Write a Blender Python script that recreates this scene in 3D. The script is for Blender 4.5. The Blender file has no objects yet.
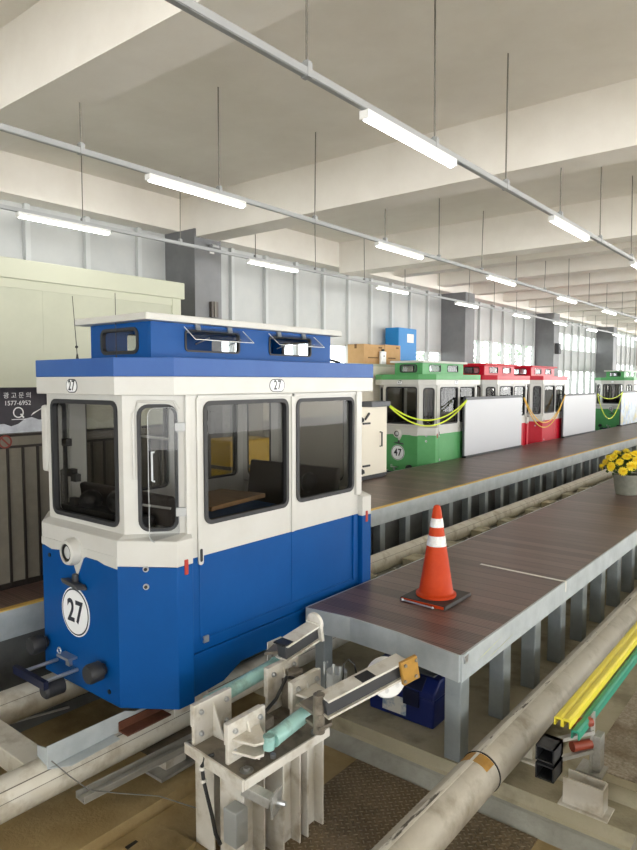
import bpy, bmesh, math, random
from mathutils import Vector, Matrix, Euler
random.seed(7)
PI = math.pi
SC = bpy.context.scene
COL = SC.collection
V = Vector

# ------------------------------------------------------------------ materials
def nd(nt, t, **kw):
    n = nt.nodes.new(t)
    for k, v in kw.items():
        setattr(n, k, v)
    return n
def setin(n, **kw):
    for k, v in kw.items():
        n.inputs[k.replace('_', ' ')].default_value = v
def rgba(c):
    return (c[0], c[1], c[2], 1.0)
def S(h):                      # sRGB hex -> linear
    h = h.lstrip('#'); o = []
    for i in (0, 2, 4):
        c = int(h[i:i+2], 16) / 255.0
        o.append(c/12.92 if c <= .04045 else ((c+.055)/1.055)**2.4)
    return tuple(o)
def mat(name, col, rough=.5, metal=0., col2=None, nscale=6., nlo=.35, nhi=.65, bump=0., bscale=40., stretch=None, col3=None, n3=1.5, coat=0., spec=.5):
    m = bpy.data.materials.new(name); m.use_nodes = True
    nt = m.node_tree; b = nt.nodes['Principled BSDF']
    b.inputs['Base Color'].default_value = rgba(col)
    b.inputs['Roughness'].default_value = rough
    b.inputs['Metallic'].default_value = metal
    b.inputs['Specular IOR Level'].default_value = spec
    if coat: b.inputs['Coat Weight'].default_value = coat
    tc = nd(nt, 'ShaderNodeTexCoord')
    src = tc.outputs['Object']
    if stretch:
        mp = nd(nt, 'ShaderNodeMapping'); mp.inputs['Scale'].default_value = stretch
        nt.links.new(src, mp.inputs['Vector']); src = mp.outputs['Vector']
    if col2:
        n = nd(nt, 'ShaderNodeTexNoise'); setin(n, Scale=nscale, Detail=6., Roughness=.65)
        nt.links.new(src, n.inputs['Vector'])
        r = nd(nt, 'ShaderNodeValToRGB')
        r.color_ramp.elements[0].position = nlo; r.color_ramp.elements[0].color = rgba(col)
        r.color_ramp.elements[1].position = nhi; r.color_ramp.elements[1].color = rgba(col2)
        nt.links.new(n.outputs['Fac'], r.inputs['Fac'])
        out = r.outputs['Color']
        if col3:
            n2 = nd(nt, 'ShaderNodeTexNoise'); setin(n2, Scale=n3, Detail=5., Roughness=.6)
            nt.links.new(tc.outputs['Object'], n2.inputs['Vector'])
            r2 = nd(nt, 'ShaderNodeValToRGB')
            r2.color_ramp.elements[0].position = .50; r2.color_ramp.elements[0].color = (0,0,0,1)
            r2.color_ramp.elements[1].position = .68; r2.color_ramp.elements[1].color = (1,1,1,1)
            nt.links.new(n2.outputs['Fac'], r2.inputs['Fac'])
            mx = nd(nt, 'ShaderNodeMix', data_type='RGBA')
            nt.links.new(r2.outputs['Color'], mx.inputs[0])
            nt.links.new(out, mx.inputs[6]); mx.inputs[7].default_value = rgba(col3)
            out = mx.outputs[2]
        nt.links.new(out, b.inputs['Base Color'])
    if bump:
        n = nd(nt, 'ShaderNodeTexNoise'); setin(n, Scale=bscale, Detail=4.)
        nt.links.new(src, n.inputs['Vector'])
        bp = nd(nt, 'ShaderNodeBump'); setin(bp, Strength=bump, Distance=.01)
        nt.links.new(n.outputs['Fac'], bp.inputs['Height']); nt.links.new(bp.outputs['Normal'], b.inputs['Normal'])
    return m
def mathn(nt, op, a, b=None, c=None):
    n = nd(nt, 'ShaderNodeMath', operation=op)
    for i, x in enumerate((a, b, c)):
        if x is None: continue
        if isinstance(x, (int, float)): n.inputs[i].default_value = x
        else: nt.links.new(x, n.inputs[i])
    return n.outputs[0]
def emit(name, col, s):
    m = bpy.data.materials.new(name); m.use_nodes = True; nt = m.node_tree
    nt.nodes.remove(nt.nodes['Principled BSDF'])
    e = nd(nt, 'ShaderNodeEmission'); setin(e, Color=rgba(col), Strength=s)
    nt.links.new(e.outputs[0], nt.nodes['Material Output'].inputs['Surface']); return m
def glassmat(name, tint, refl=1.45, gl=(1,1,1)):
    m = bpy.data.materials.new(name); m.use_nodes = True; nt = m.node_tree
    nt.nodes.remove(nt.nodes['Principled BSDF'])
    t = nd(nt, 'ShaderNodeBsdfTransparent'); t.inputs[0].default_value = rgba(tint)
    g = nd(nt, 'ShaderNodeBsdfGlossy'); g.inputs['Color'].default_value = rgba(gl); g.inputs['Roughness'].default_value = .02
    f = nd(nt, 'ShaderNodeFresnel'); f.inputs['IOR'].default_value = refl
    x = nd(nt, 'ShaderNodeMixShader')
    gm = nd(nt, 'ShaderNodeNewGeometry'); fr = mathn(nt, 'MULTIPLY', f.outputs[0], mathn(nt, 'SUBTRACT', 1., gm.outputs['Backfacing']))
    nt.links.new(fr, x.inputs[0]); nt.links.new(t.outputs[0], x.inputs[1]); nt.links.new(g.outputs[0], x.inputs[2])
    nt.links.new(x.outputs[0], nt.nodes['Material Output'].inputs['Surface']); return m
def deckmat():
    m = mat('deck_wood', S('#54433f'), .38); nt = m.node_tree; b = nt.nodes['Principled BSDF']
    tc = nd(nt, 'ShaderNodeTexCoord'); sp = nd(nt, 'ShaderNodeSeparateXYZ')
    nt.links.new(tc.outputs['Object'], sp.inputs[0])
    y = mathn(nt, 'MULTIPLY', sp.outputs['Y'], 1/.145)
    fl = mathn(nt, 'FLOOR', y); fr = mathn(nt, 'FRACT', y)
    wn = nd(nt, 'ShaderNodeTexWhiteNoise', noise_dimensions='1D'); nt.links.new(fl, wn.inputs['W'])
    n = nd(nt, 'ShaderNodeTexNoise'); setin(n, Scale=1., Detail=8., Roughness=.7)
    mp = nd(nt, 'ShaderNodeMapping'); mp.inputs['Scale'].default_value = (2.5, 45., 1.)
    nt.links.new(tc.outputs['Object'], mp.inputs[0]); nt.links.new(mp.outputs[0], n.inputs['Vector'])
    v = mathn(nt, 'ADD', mathn(nt, 'MULTIPLY', wn.outputs['Value'], .35), mathn(nt, 'MULTIPLY', n.outputs['Fac'], .65))
    r = nd(nt, 'ShaderNodeValToRGB'); e = r.color_ramp.elements
    e[0].position = .25; e[0].color = rgba(S('#4c3a35')); e[1].position = .75; e[1].color = rgba(S('#765f57'))
    nt.links.new(v, r.inputs['Fac'])
    gap = mathn(nt, 'LESS_THAN', fr, .05)
    mx = nd(nt, 'ShaderNodeMix', data_type='RGBA'); nt.links.new(gap, mx.inputs[0]); nt.links.new(r.outputs['Color'], mx.inputs[6])
    mx.inputs[7].default_value = rgba(S('#2d2220')); nt.links.new(mx.outputs[2], b.inputs['Base Color'])
    # fine grooves along each board
    gr = mathn(nt, 'SINE', mathn(nt, 'MULTIPLY', sp.outputs['Y'], 2*PI/.024))
    h = mathn(nt, 'SUBTRACT', mathn(nt, 'MULTIPLY', gr, .3), mathn(nt, 'MULTIPLY', gap, 1.5))
    bp = nd(nt, 'ShaderNodeBump'); setin(bp, Strength=.35, Distance=.004); nt.links.new(h, bp.inputs['Height'])
    nt.links.new(bp.outputs['Normal'], b.inputs['Normal']); return m
def treadmat():
    m = mat('tread_plate', S('#726249'), .45, .2, S('#87765d'), 5., .3, .7, col3=S('#5e4e39'), n3=2.); nt = m.node_tree; b = nt.nodes['Principled BSDF']
    tc = nd(nt, 'ShaderNodeTexCoord'); mp = nd(nt, 'ShaderNodeMapping')
    mp.inputs['Scale'].default_value = (32, 32, 1); mp.inputs['Rotation'].default_value = (0, 0, PI/4)
    nt.links.new(tc.outputs['Object'], mp.inputs[0]); sp = nd(nt, 'ShaderNodeSeparateXYZ'); nt.links.new(mp.outputs[0], sp.inputs[0])
    fx = mathn(nt, 'SUBTRACT', mathn(nt, 'FRACT', sp.outputs['X']), .5); fy = mathn(nt, 'SUBTRACT', mathn(nt, 'FRACT', sp.outputs['Y']), .5)
    par = mathn(nt, 'FLOORED_MODULO', mathn(nt, 'ADD', mathn(nt, 'FLOOR', sp.outputs['X']), mathn(nt, 'FLOOR', sp.outputs['Y'])), 2.)
    def lerp(a, c): return mathn(nt, 'ADD', a, mathn(nt, 'MULTIPLY', par, mathn(nt, 'SUBTRACT', c, a)))
    ex = mathn(nt, 'DIVIDE', lerp(fx, fy), .46); ey = mathn(nt, 'DIVIDE', lerp(fy, fx), .17)
    d = mathn(nt, 'ADD', mathn(nt, 'MULTIPLY', ex, ex), mathn(nt, 'MULTIPLY', ey, ey))
    h = mathn(nt, 'MAXIMUM', mathn(nt, 'SUBTRACT', 1., d), 0.)
    bp = nd(nt, 'ShaderNodeBump'); setin(bp, Strength=1., Distance=.012); nt.links.new(h, bp.inputs['Height'])
    nt.links.new(bp.outputs['Normal'], b.inputs['Normal'])
    lk = b.inputs['Base Color'].links[0].from_socket; mx = nd(nt, 'ShaderNodeMix', data_type='RGBA')
    nt.links.new(mathn(nt, 'MULTIPLY', mathn(nt, 'MINIMUM', mathn(nt, 'MULTIPLY', h, 2.), 1.), .75), mx.inputs[0]); nt.links.new(lk, mx.inputs[6]); mx.inputs[7].default_value = rgba(S('#a89a84'))
    nt.links.new(mx.outputs[2], b.inputs['Base Color'])
    return m
def mapmat():
    m = mat('map_print', S('#dfe9f2'), .4, 0, S('#8fb2dd'), 3., .45, .7, col3=S('#e3d9a8'), n3=2.5); return m

M = {}
M['wall'] = mat('painted_steel_sheet', S('#bcbebd'), .6, 0, S('#b4b7b7'), 2.)
M['rib'] = mat('painted_rib', S('#c2c5c5'), .55)
M['ceil'] = mat('painted_concrete', S('#efebe4'), .85, 0, S('#e7e2da'), 1.2, bump=.1, bscale=60)
M['column'] = mat('grey_paint', S('#6c6d70'), .5, 0, S('#77787a'), 3.)
M['concrete'] = mat('wet_concrete', S('#8d8676'), .75, 0, S('#a39c8d'), 5., .3, .7, bump=.4, bscale=70, col3=S('#6d6555'), n3=2.2)
M['kerb'] = mat('kerb_concrete', S('#a9a289'), .8, 0, S('#b5ae98'), 4., .3, .7, bump=.35, bscale=60, col3=S('#8a8470'), n3=3.)
M['pitfloor'] = mat('pit_floor', S('#9a8459'), .65, 0, S('#b29e75'), 4., .3, .7, bump=.4, bscale=50, col3=S('#7b673f'), n3=1.6)
M['gravel'] = mat('gravelly_concrete', S('#978c7b'), .9, 0, S('#c0b6a8'), 55., .35, .65, bump=.9, bscale=120, col3=S('#7a6a52'), n3=2.)
M['tread'] = treadmat()
M['deck'] = deckmat()
M['galv'] = mat('galvanised_steel', S('#aab2b5'), .5, .25, S('#bcc3c6'), 5., .35, .65, bump=.05, bscale=30)
M['galvdark'] = mat('galvanised_posts', S('#8f989c'), .42, .45, S('#a5adb0'), 5., .3, .7)
M['yellowtrim'] = mat('yellow_edge', S('#d6b25f'), .6)
M['pipe'] = mat('pipe_paint', S('#b3ada0'), .55, .1, S('#c4bfb3'), 6., .3, .65, bump=.15, bscale=40, col3=S('#9a9282'), n3=5., stretch=(1, .4, 1))
M['pipelight'] = mat('pipe_paint_pale', S('#dad7cc'), .5, .05, S('#cfcabd'), 5., .4, .75, bump=.1, bscale=40, col3=S('#b5ad9c'), n3=6.)
M['weld'] = mat('pale_scuffed_seam', S('#dcd9d0'), .6, 0, S('#5f5a52'), 7., .53, .57, stretch=(1, .22, 1))
M['weldline'] = mat('white_line', S('#e0ddd4'), .6, 0, S('#c9c3b6'), 9.)
M['blue'] = mat('blue_paint', S('#004688'), .42, 0, S('#024b8f'), 3., spec=.2)
M['bluegrey'] = mat('blue_paint_faded', S('#275196'), .42, 0, S('#325b9c'), 3., .3, .7, spec=.3)
M['white'] = mat('white_paint', S('#c8c8c4'), .42, 0, S('#c2c1bc'), 3., coat=.1)
M['green'] = mat('green_paint', S('#549c5f'), .4, 0, S('#5ca467'), 3., spec=.25)
M['red'] = mat('red_paint', S('#bd0c26'), .35, 0, S('#c4122d'), 3., spec=.2)
M['rubber'] = mat('black_rubber', S('#26272a'), .55)
M['black'] = mat('black_plastic', S('#141416'), .45)
M['darkgrey'] = mat('dark_grey_paint', S('#3c3d40'), .5)
M['interior'] = mat('interior_panel', S('#c5c3bd'), .6)
M['intfloor'] = mat('interior_floor', S('#3a3430'), .6)
M['seat'] = mat('seat_vinyl', S('#2c2421'), .5)
M['wood'] = mat('pale_plank', S('#a9855c'), .6, 0, S('#8f6e4a'), 6., stretch=(1, 8, 1))
M['glass'] = glassmat('tinted_glass', (.74, .735, .725), 1.2)
M['clear'] = glassmat('clear_acrylic', (.88, .89, .90), 1.28)
M['winglass'] = glassmat('window_glass', (.93, .95, .95), 1.4)
M['steel'] = mat('bright_steel', S('#c4c6c8'), .28, .8)
M['chrome'] = mat('worn_chrome', S('#a8aaaa'), .3, .9)
M['lens'] = mat('lamp_lens', S('#d8dadb'), .12, .3)
M['redlens'] = mat('red_reflector', S('#a83222'), .35)
M['orange'] = mat('cone_orange', S('#bd3f14'), .5, 0, S('#b23710'), 8., spec=.2)
M['reflect'] = mat('reflective_white', S('#e6e6e4'), .4, 0, S('#cfcfcd'), 30., .4, .6)
M['conebase'] = mat('cone_base_rubber', S('#2f2b29'), .6)
M['board'] = mat('white_board', S('#c4c6cc'), .4)
M['boardedge'] = mat('board_edge', S('#1d1e20'), .5)
M['boardtop'] = mat('board_top_trim', S('#55585e'), .5)
M['map'] = mapmat()
M['cream'] = mat('cream_panel', S('#b7b9a6'), .6, 0, S('#b1b3a0'), 2.)
M['creamdark'] = mat('cream_trim', S('#bdbfab'), .55)
M['beige'] = mat('beige_metal', S('#e3dccb'), .5)
M['beigegrey'] = mat('grey_lower_panel', S('#9d9a92'), .6)
M['cardboard'] = mat('cardboard', S('#b48f60'), .8, 0, S('#bd986a'), 5.)
M['tape'] = mat('label_white', S('#e8e6df'), .6)
M['bluebox'] = mat('blue_box', S('#1a7fc4'), .5)
M['print'] = mat('brown_print', S('#6d5030'), .8)
M['navy'] = mat('toolbox_navy', S('#152463'), .35)
M['navydark'] = mat('toolbox_dark', S('#101733'), .4)
M['label'] = mat('toolbox_label', S('#d9d9d2'), .5, 0, S('#8aa0b8'), 9., .5, .62)
M['paintwhite'] = mat('machine_white', S('#dedbd3'), .45, .05, S('#cfcabf'), 5., .35, .7, col3=S('#b3aa98'), n3=7.)
M['grime'] = mat('greasy_plate', S('#6f675b'), .5, .2, S('#8f877a'), 7., .3, .7, col3=S('#4c443a'), n3=6.)
M['turq'] = mat('turquoise_paint', S('#98c6c0'), .4, .1, S('#a6d0ca'), 8., .3, .7, col3=S('#7f9c94'), n3=9.)
M['ochre'] = mat('ochre_plate', S('#b5893a'), .5, .1, S('#9c7430'), 9.)
M['rust'] = mat('rust', S('#6b3f2c'), .8, .1, S('#54301f'), 9., bump=.2)
M['alu'] = mat('aluminium', S('#b9b9b5'), .4, .5, S('#a9a8a2'), 8., stretch=(6, 1, 6))
M['nylon'] = mat('white_nylon', S('#f0f0ee'), .35)
M['greybox'] = mat('grey_junction_box', S('#a5a9a9'), .45, .1)
M['yellow'] = mat('yellow_rail', S('#e6d83a'), .4, 0, S('#dfd04a'), 9.)
M['railgreen'] = mat('green_rail', S('#2f8d73'), .45)
M['redbrown'] = mat('red_insulator', S('#8c3f2c'), .4)
M['ground'] = mat('outdoor_ground', S('#a8a698'), .9, 0, S('#97a080'), 1.)
M['bouncefloor'] = mat('bounce_floor_pale', S('#d6d3cc'), .8)  # pale tone for the added out-of-view floor that bounces light
M['gutter'] = mat('gutter_concrete', S('#a3a49c'), .7, 0, S('#8f8f86'), 5., bump=.3, bscale=50)
M['scuff'] = mat('yellow_scuff', S('#d3d59c'), .6, 0, S('#bcc6bd'), 14., .45, .6)
M['slate'] = mat('dark_slate', S('#525454'), .5, 0, S('#636564'), 4., bump=.5, bscale=14)
M['fencepanel'] = mat('fence_panel', S('#6f6a5f'), .6, 0, S('#7a7569'), 7.)
M['fencebar'] = mat('fence_bar', S('#241e1a'), .5)
M['adnight'] = mat('advert_print', S('#23242c'), .35, 0, S('#3b3740'), 3.)
M['cloud'] = mat('advert_cloud', S('#cdd2da'), .4, 0, S('#b3b7c2'), 12.)
M['adwhite'] = mat('advert_white', S('#eef0f2'), .4)
M['pink'] = mat('advert_pink', S('#8f5f70'), .4)
M['rope'] = mat('yellow_green_rope', S('#d9ec3d'), .5)
M['ropey'] = mat('amber_rope', S('#efc04a'), .5)
M['pot'] = mat('grey_pot', S('#8e8f84'), .6, .1, S('#78796f'), 6.)
M['petal'] = mat('petal_yellow', S('#f6dc1e'), .5, 0, S('#f8e650'), 14.)
M['petalcore'] = mat('petal_orange', S('#eec01a'), .55)
M['leaf'] = mat('leaf_green', S('#33501f'), .5, 0, S('#4e6e2d'), 12.)
M['soil'] = mat('soil', S('#2b2018'), .9)
M['lampglow'] = emit('lamp_glow', (1., .98, .95), 14.)
M['lampbody'] = mat('lamp_housing', S('#e8e8e6'), .4)
M['conduit'] = mat('conduit_steel', S('#a3a5a6'), .45, .35)
M['rod'] = mat('threaded_rod', S('#77736b'), .5, .5)
M['brownbox'] = mat('bronze_bracket', S('#5a5550'), .5, .3)
M['foliage'] = mat('outdoor_leaves', S('#b4c9b0'), .8, 0, S('#d5e2d0'), 3.)
M['cable'] = mat('grey_cable', S('#6d6c68'), .5)
M['blackcable'] = mat('black_cable', S('#222222'), .5)
M['yellowpaint'] = mat('machine_yellow', S('#d8b019'), .45)
M['signred'] = mat('sign_red', S('#7a3028'), .5)
M['ink'] = mat('black_ink', S('#1c2230'), .5)

# ------------------------------------------------------------------ geometry
class MB:
    def __init__(s): s.bm = bmesh.new()
    def face(s, pts):
        vs = [s.bm.verts.new(p) for p in pts]
        return s.bm.faces.new(vs)
    def box(s, a, b):
        x0, y0, z0 = [min(a[i], b[i]) for i in range(3)]; x1, y1, z1 = [max(a[i], b[i]) for i in range(3)]
        return s.hexa([(x0,y0,z0),(x1,y0,z0),(x1,y1,z0),(x0,y1,z0)], [(x0,y0,z1),(x1,y0,z1),(x1,y1,z1),(x0,y1,z1)])
    def hexa(s, lo, hi):
        a = [s.bm.verts.new(p) for p in lo]; b = [s.bm.verts.new(p) for p in hi]; n = len(a)
        s.bm.faces.new(a[::-1]); s.bm.faces.new(b)
        for i in range(n):
            j = (i+1) % n; s.bm.faces.new((a[i], a[j], b[j], b[i]))
        return s
    def obox(s, c, size, rot=(0,0,0), mtx=None):
        R = mtx if mtx else Euler(rot).to_matrix(); h = V(size)/2; c = V(c)
        P = lambda x,y,z: c + R @ V((x*h.x, y*h.y, z*h.z))
        return s.hexa([P(-1,-1,-1),P(1,-1,-1),P(1,1,-1),P(-1,1,-1)], [P(-1,-1,1),P(1,-1,1),P(1,1,1),P(-1,1,1)])
    def beam(s, p, q, w, h, up=(0,0,1)):
        p, q = V(p), V(q); d = (q-p); L = d.length; d.normalize(); u = V(up); x = d.cross(u).normalized(); u = x.cross(d)
        R = Matrix((x, d, u)).transposed()
        return s.obox((p+q)/2, (w, L, h), mtx=R)
    def cyl(s, p, q, r, r2=None, n=20, caps=True):
        p, q = V(p), V(q); d = (q-p).normalized(); r2 = r if r2 is None else r2
        a = V((0,0,1)) if abs(d.z) < .9 else V((1,0,0)); x = d.cross(a).normalized(); y = d.cross(x)
        A = []; B = []
        for i in range(n):
            t = 2*PI*i/n; o = x*math.cos(t)+y*math.sin(t)
            A.append(s.bm.verts.new(p+o*r)); B.append(s.bm.verts.new(q+o*r2))
        for i in range(n):
            j = (i+1) % n; s.bm.faces.new((A[i], B[i], B[j], A[j]))
        if caps: s.bm.faces.new(A); s.bm.faces.new(B[::-1])
        return s
    def tube(s, pts, r, n=8):
        pts = [V(p) for p in pts]; rings = []
        for i, p in enumerate(pts):
            d = (pts[min(i+1, len(pts)-1)] - pts[max(i-1, 0)]).normalized()
            a = V((0,0,1)) if abs(d.z) < .9 else V((1,0,0)); x = d.cross(a).normalized(); y = d.cross(x)
            rings.append([s.bm.verts.new(p + (x*math.cos(2*PI*k/n)+y*math.sin(2*PI*k/n))*r) for k in range(n)])
        for a, b in zip(rings, rings[1:]):
            for k in range(n):
                j = (k+1) % n; s.bm.faces.new((a[k], b[k], b[j], a[j]))
        s.bm.faces.new(rings[0]); s.bm.faces.new(rings[-1][::-1]); return s
    def lathe(s, prof, c=(0,0,0), n=32, axis=None, loop=False):
        c = V(c); R = axis if axis else Matrix.Identity(3); rings = []
        for r, z in prof:
            rings.append([s.bm.verts.new(c + R @ V((r*math.cos(2*PI*k/n), r*math.sin(2*PI*k/n), z))) for k in range(n)])
        for a, b in zip(rings, rings[1:]):
            for k in range(n):
                j = (k+1) % n; s.bm.faces.new((a[k], a[j], b[j], b[k]))
        if loop:
            a, b = rings[-1], rings[0]
            for k in range(n):
                j = (k+1) % n; s.bm.faces.new((a[k], a[j], b[j], b[k]))
        else: s.bm.faces.new(rings[0][::-1]); s.bm.faces.new(rings[-1])
        return s
    def prism(s, pts, ext):
        e = V(ext); return s.hexa([V(p) for p in pts], [V(p)+e for p in pts])
    def plan(s, pts, z0, z1): return s.hexa([(x,y,z0) for x,y in pts], [(x,y,z1) for x,y in pts])
    def ico(s, c, r, sub=2, sc=(1,1,1)):
        bmesh.ops.create_icosphere(s.bm, subdivisions=sub, radius=r, matrix=Matrix.Translation(c) @ Matrix.Diagonal((*sc, 1))); return s
    def build(s, name, m, parent=None, smooth=False, bevel=0., kind=None, loc=None):
        bmesh.ops.recalc_face_normals(s.bm, faces=s.bm.faces[:])
        me = bpy.data.meshes.new(name); s.bm.to_mesh(me); s.bm.free()
        me.materials.append(m if not isinstance(m, str) else M[m])
        if smooth:
            for p in me.polygons: p.use_smooth = True
            me.set_sharp_from_angle(angle=math.radians(40))
        o = bpy.data.objects.new(name, me); COL.objects.link(o)
        if loc: o.location = loc
        if parent: o.parent = parent
        if bevel:
            b = o.modifiers.new('bevel', 'BEVEL'); b.width = bevel; b.segments = 2; b.limit_method = 'ANGLE'; b.angle_limit = math.radians(40)
        if kind: o['kind'] = kind
        return o
def tag(o, label=None, cat=None, group=None, kind=None):
    if label: o['label'] = label
    if cat: o['category'] = cat
    if group: o['group'] = group
    if kind: o['kind'] = kind
    return o
def thing(name, label, cat, loc=(0,0,0), rz=0., group=None):
    o = bpy.data.objects.new(name, None); COL.objects.link(o); o.location = loc; o.rotation_euler = (0,0,rz); o.empty_display_size = .1
    return tag(o, label, cat, group)
def copy_tree(o, parent=None):
    c = o.copy(); COL.objects.link(c)
    if parent: c.parent = parent
    for ch in list(o.children): copy_tree(ch, c)
    return c
def text(name, body, size, m, parent, mtx, ext=.0006, ax='CENTER', sx=1., bold=0., sp=1.1):
    cu = bpy.data.curves.new(name, 'FONT'); cu.body = body; cu.size = size; cu.align_x = ax; cu.align_y = 'CENTER'; cu.extrude = ext; cu.offset = bold; cu.space_character = sp
    t = bpy.data.objects.new(name + '_tmp', cu); COL.objects.link(t)
    dg = bpy.context.evaluated_depsgraph_get(); me = bpy.data.meshes.new_from_object(t.evaluated_get(dg))
    bpy.data.objects.remove(t)
    me.transform(mtx @ Matrix.Diagonal((sx, 1, 1, 1))); me.materials.clear(); me.materials.append(M[m])
    o = bpy.data.objects.new(name, me); COL.objects.link(o); o.parent = parent; return o
def frame_mtx(o, u, v):       # local x->u, y->v, z->u x v
    u = V(u).normalized(); v = V(v).normalized(); w = u.cross(v)
    m = Matrix((u, v, w)).transposed().to_4x4(); m.translation = V(o); return m
def rrect(u0, u1, v0, v1, r, n=5):
    P = []
    for cx, cy, a0 in ((u1-r, v1-r, 0), (u0+r, v1-r, PI/2), (u0+r, v0+r, PI), (u1-r, v0+r, 1.5*PI)):
        for k in range(n+1):
            a = a0 + PI/2*k/n; P.append((cx+r*math.cos(a), cy+r*math.sin(a)))
    return P
def holed(mb, mp, u0, u1, v0, v1, hole, t, n=5):
    """wall cell u0..u1 x v0..v1 with a rounded hole; mp(u,v,d) maps to 3-D; thickness t"""
    H = rrect(*hole, n=n); N = len(H); q = n+1
    C = [(u1,v1),(u0,v1),(u0,v0),(u1,v0)]
    for d, flip in ((0, False), (-t, True)):
        hv = [mb.bm.verts.new(mp(u,v,d)) for u,v in H]; cv = [mb.bm.verts.new(mp(u,v,d)) for u,v in C]
        for k in range(4):
            seg = hv[k*q:(k+1)*q]
            for i in range(n): mb.bm.faces.new((cv[k], seg[i+1], seg[i]))
            nx = (k+1) % 4
            mb.bm.faces.new((cv[k], cv[nx], hv[nx*q], seg[-1]))
        if not flip: f1 = hv; c1 = cv
        else: f2 = hv; c2 = cv
    for i in range(N):
        j = (i+1) % N; mb.bm.faces.new((f1[i], f1[j], f2[j], f2[i]))
    for i in range(4):
        j = (i+1) % 4; mb.bm.faces.new((c1[i], c2[i], c2[j], c1[j]))
def ring(mb, mp, hole, w, d0, d1, n=5):
    u0,u1,v0,v1,r = hole
    A = rrect(u0-w*.35,u1+w*.35,v0-w*.35,v1+w*.35,r+w*.35,n); B = rrect(u0+w*.65,u1-w*.65,v0+w*.65,v1-w*.65,max(r-w*.65,.004),n); N = len(A)
    vs = [[mb.bm.verts.new(mp(u,v,d)) for u,v in L] for L, d in ((A,d0),(A,d1),(B,d1),(B,d0))]
    for a in range(4):
        P, Q = vs[a], vs[(a+1) % 4]
        for i in range(N):
            j = (i+1) % N; mb.bm.faces.new((P[i], P[j], Q[j], Q[i]))
def pane(mb, mp, hole, d, t=.004):
    u0,u1,v0,v1,r = hole; L = rrect(u0,u1,v0,v1,r)
    mb.hexa([mp(u,v,d) for u,v in L], [mp(u,v,d+t) for u,v in L])
def mapper(o, u, n, zoff=0.):
    o, u, n = V(o), V(u).normalized(), V(n).normalized()
    return lambda a, b, d: o + u*a + V((0,0,1))*(b-zoff) + n*d

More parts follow.
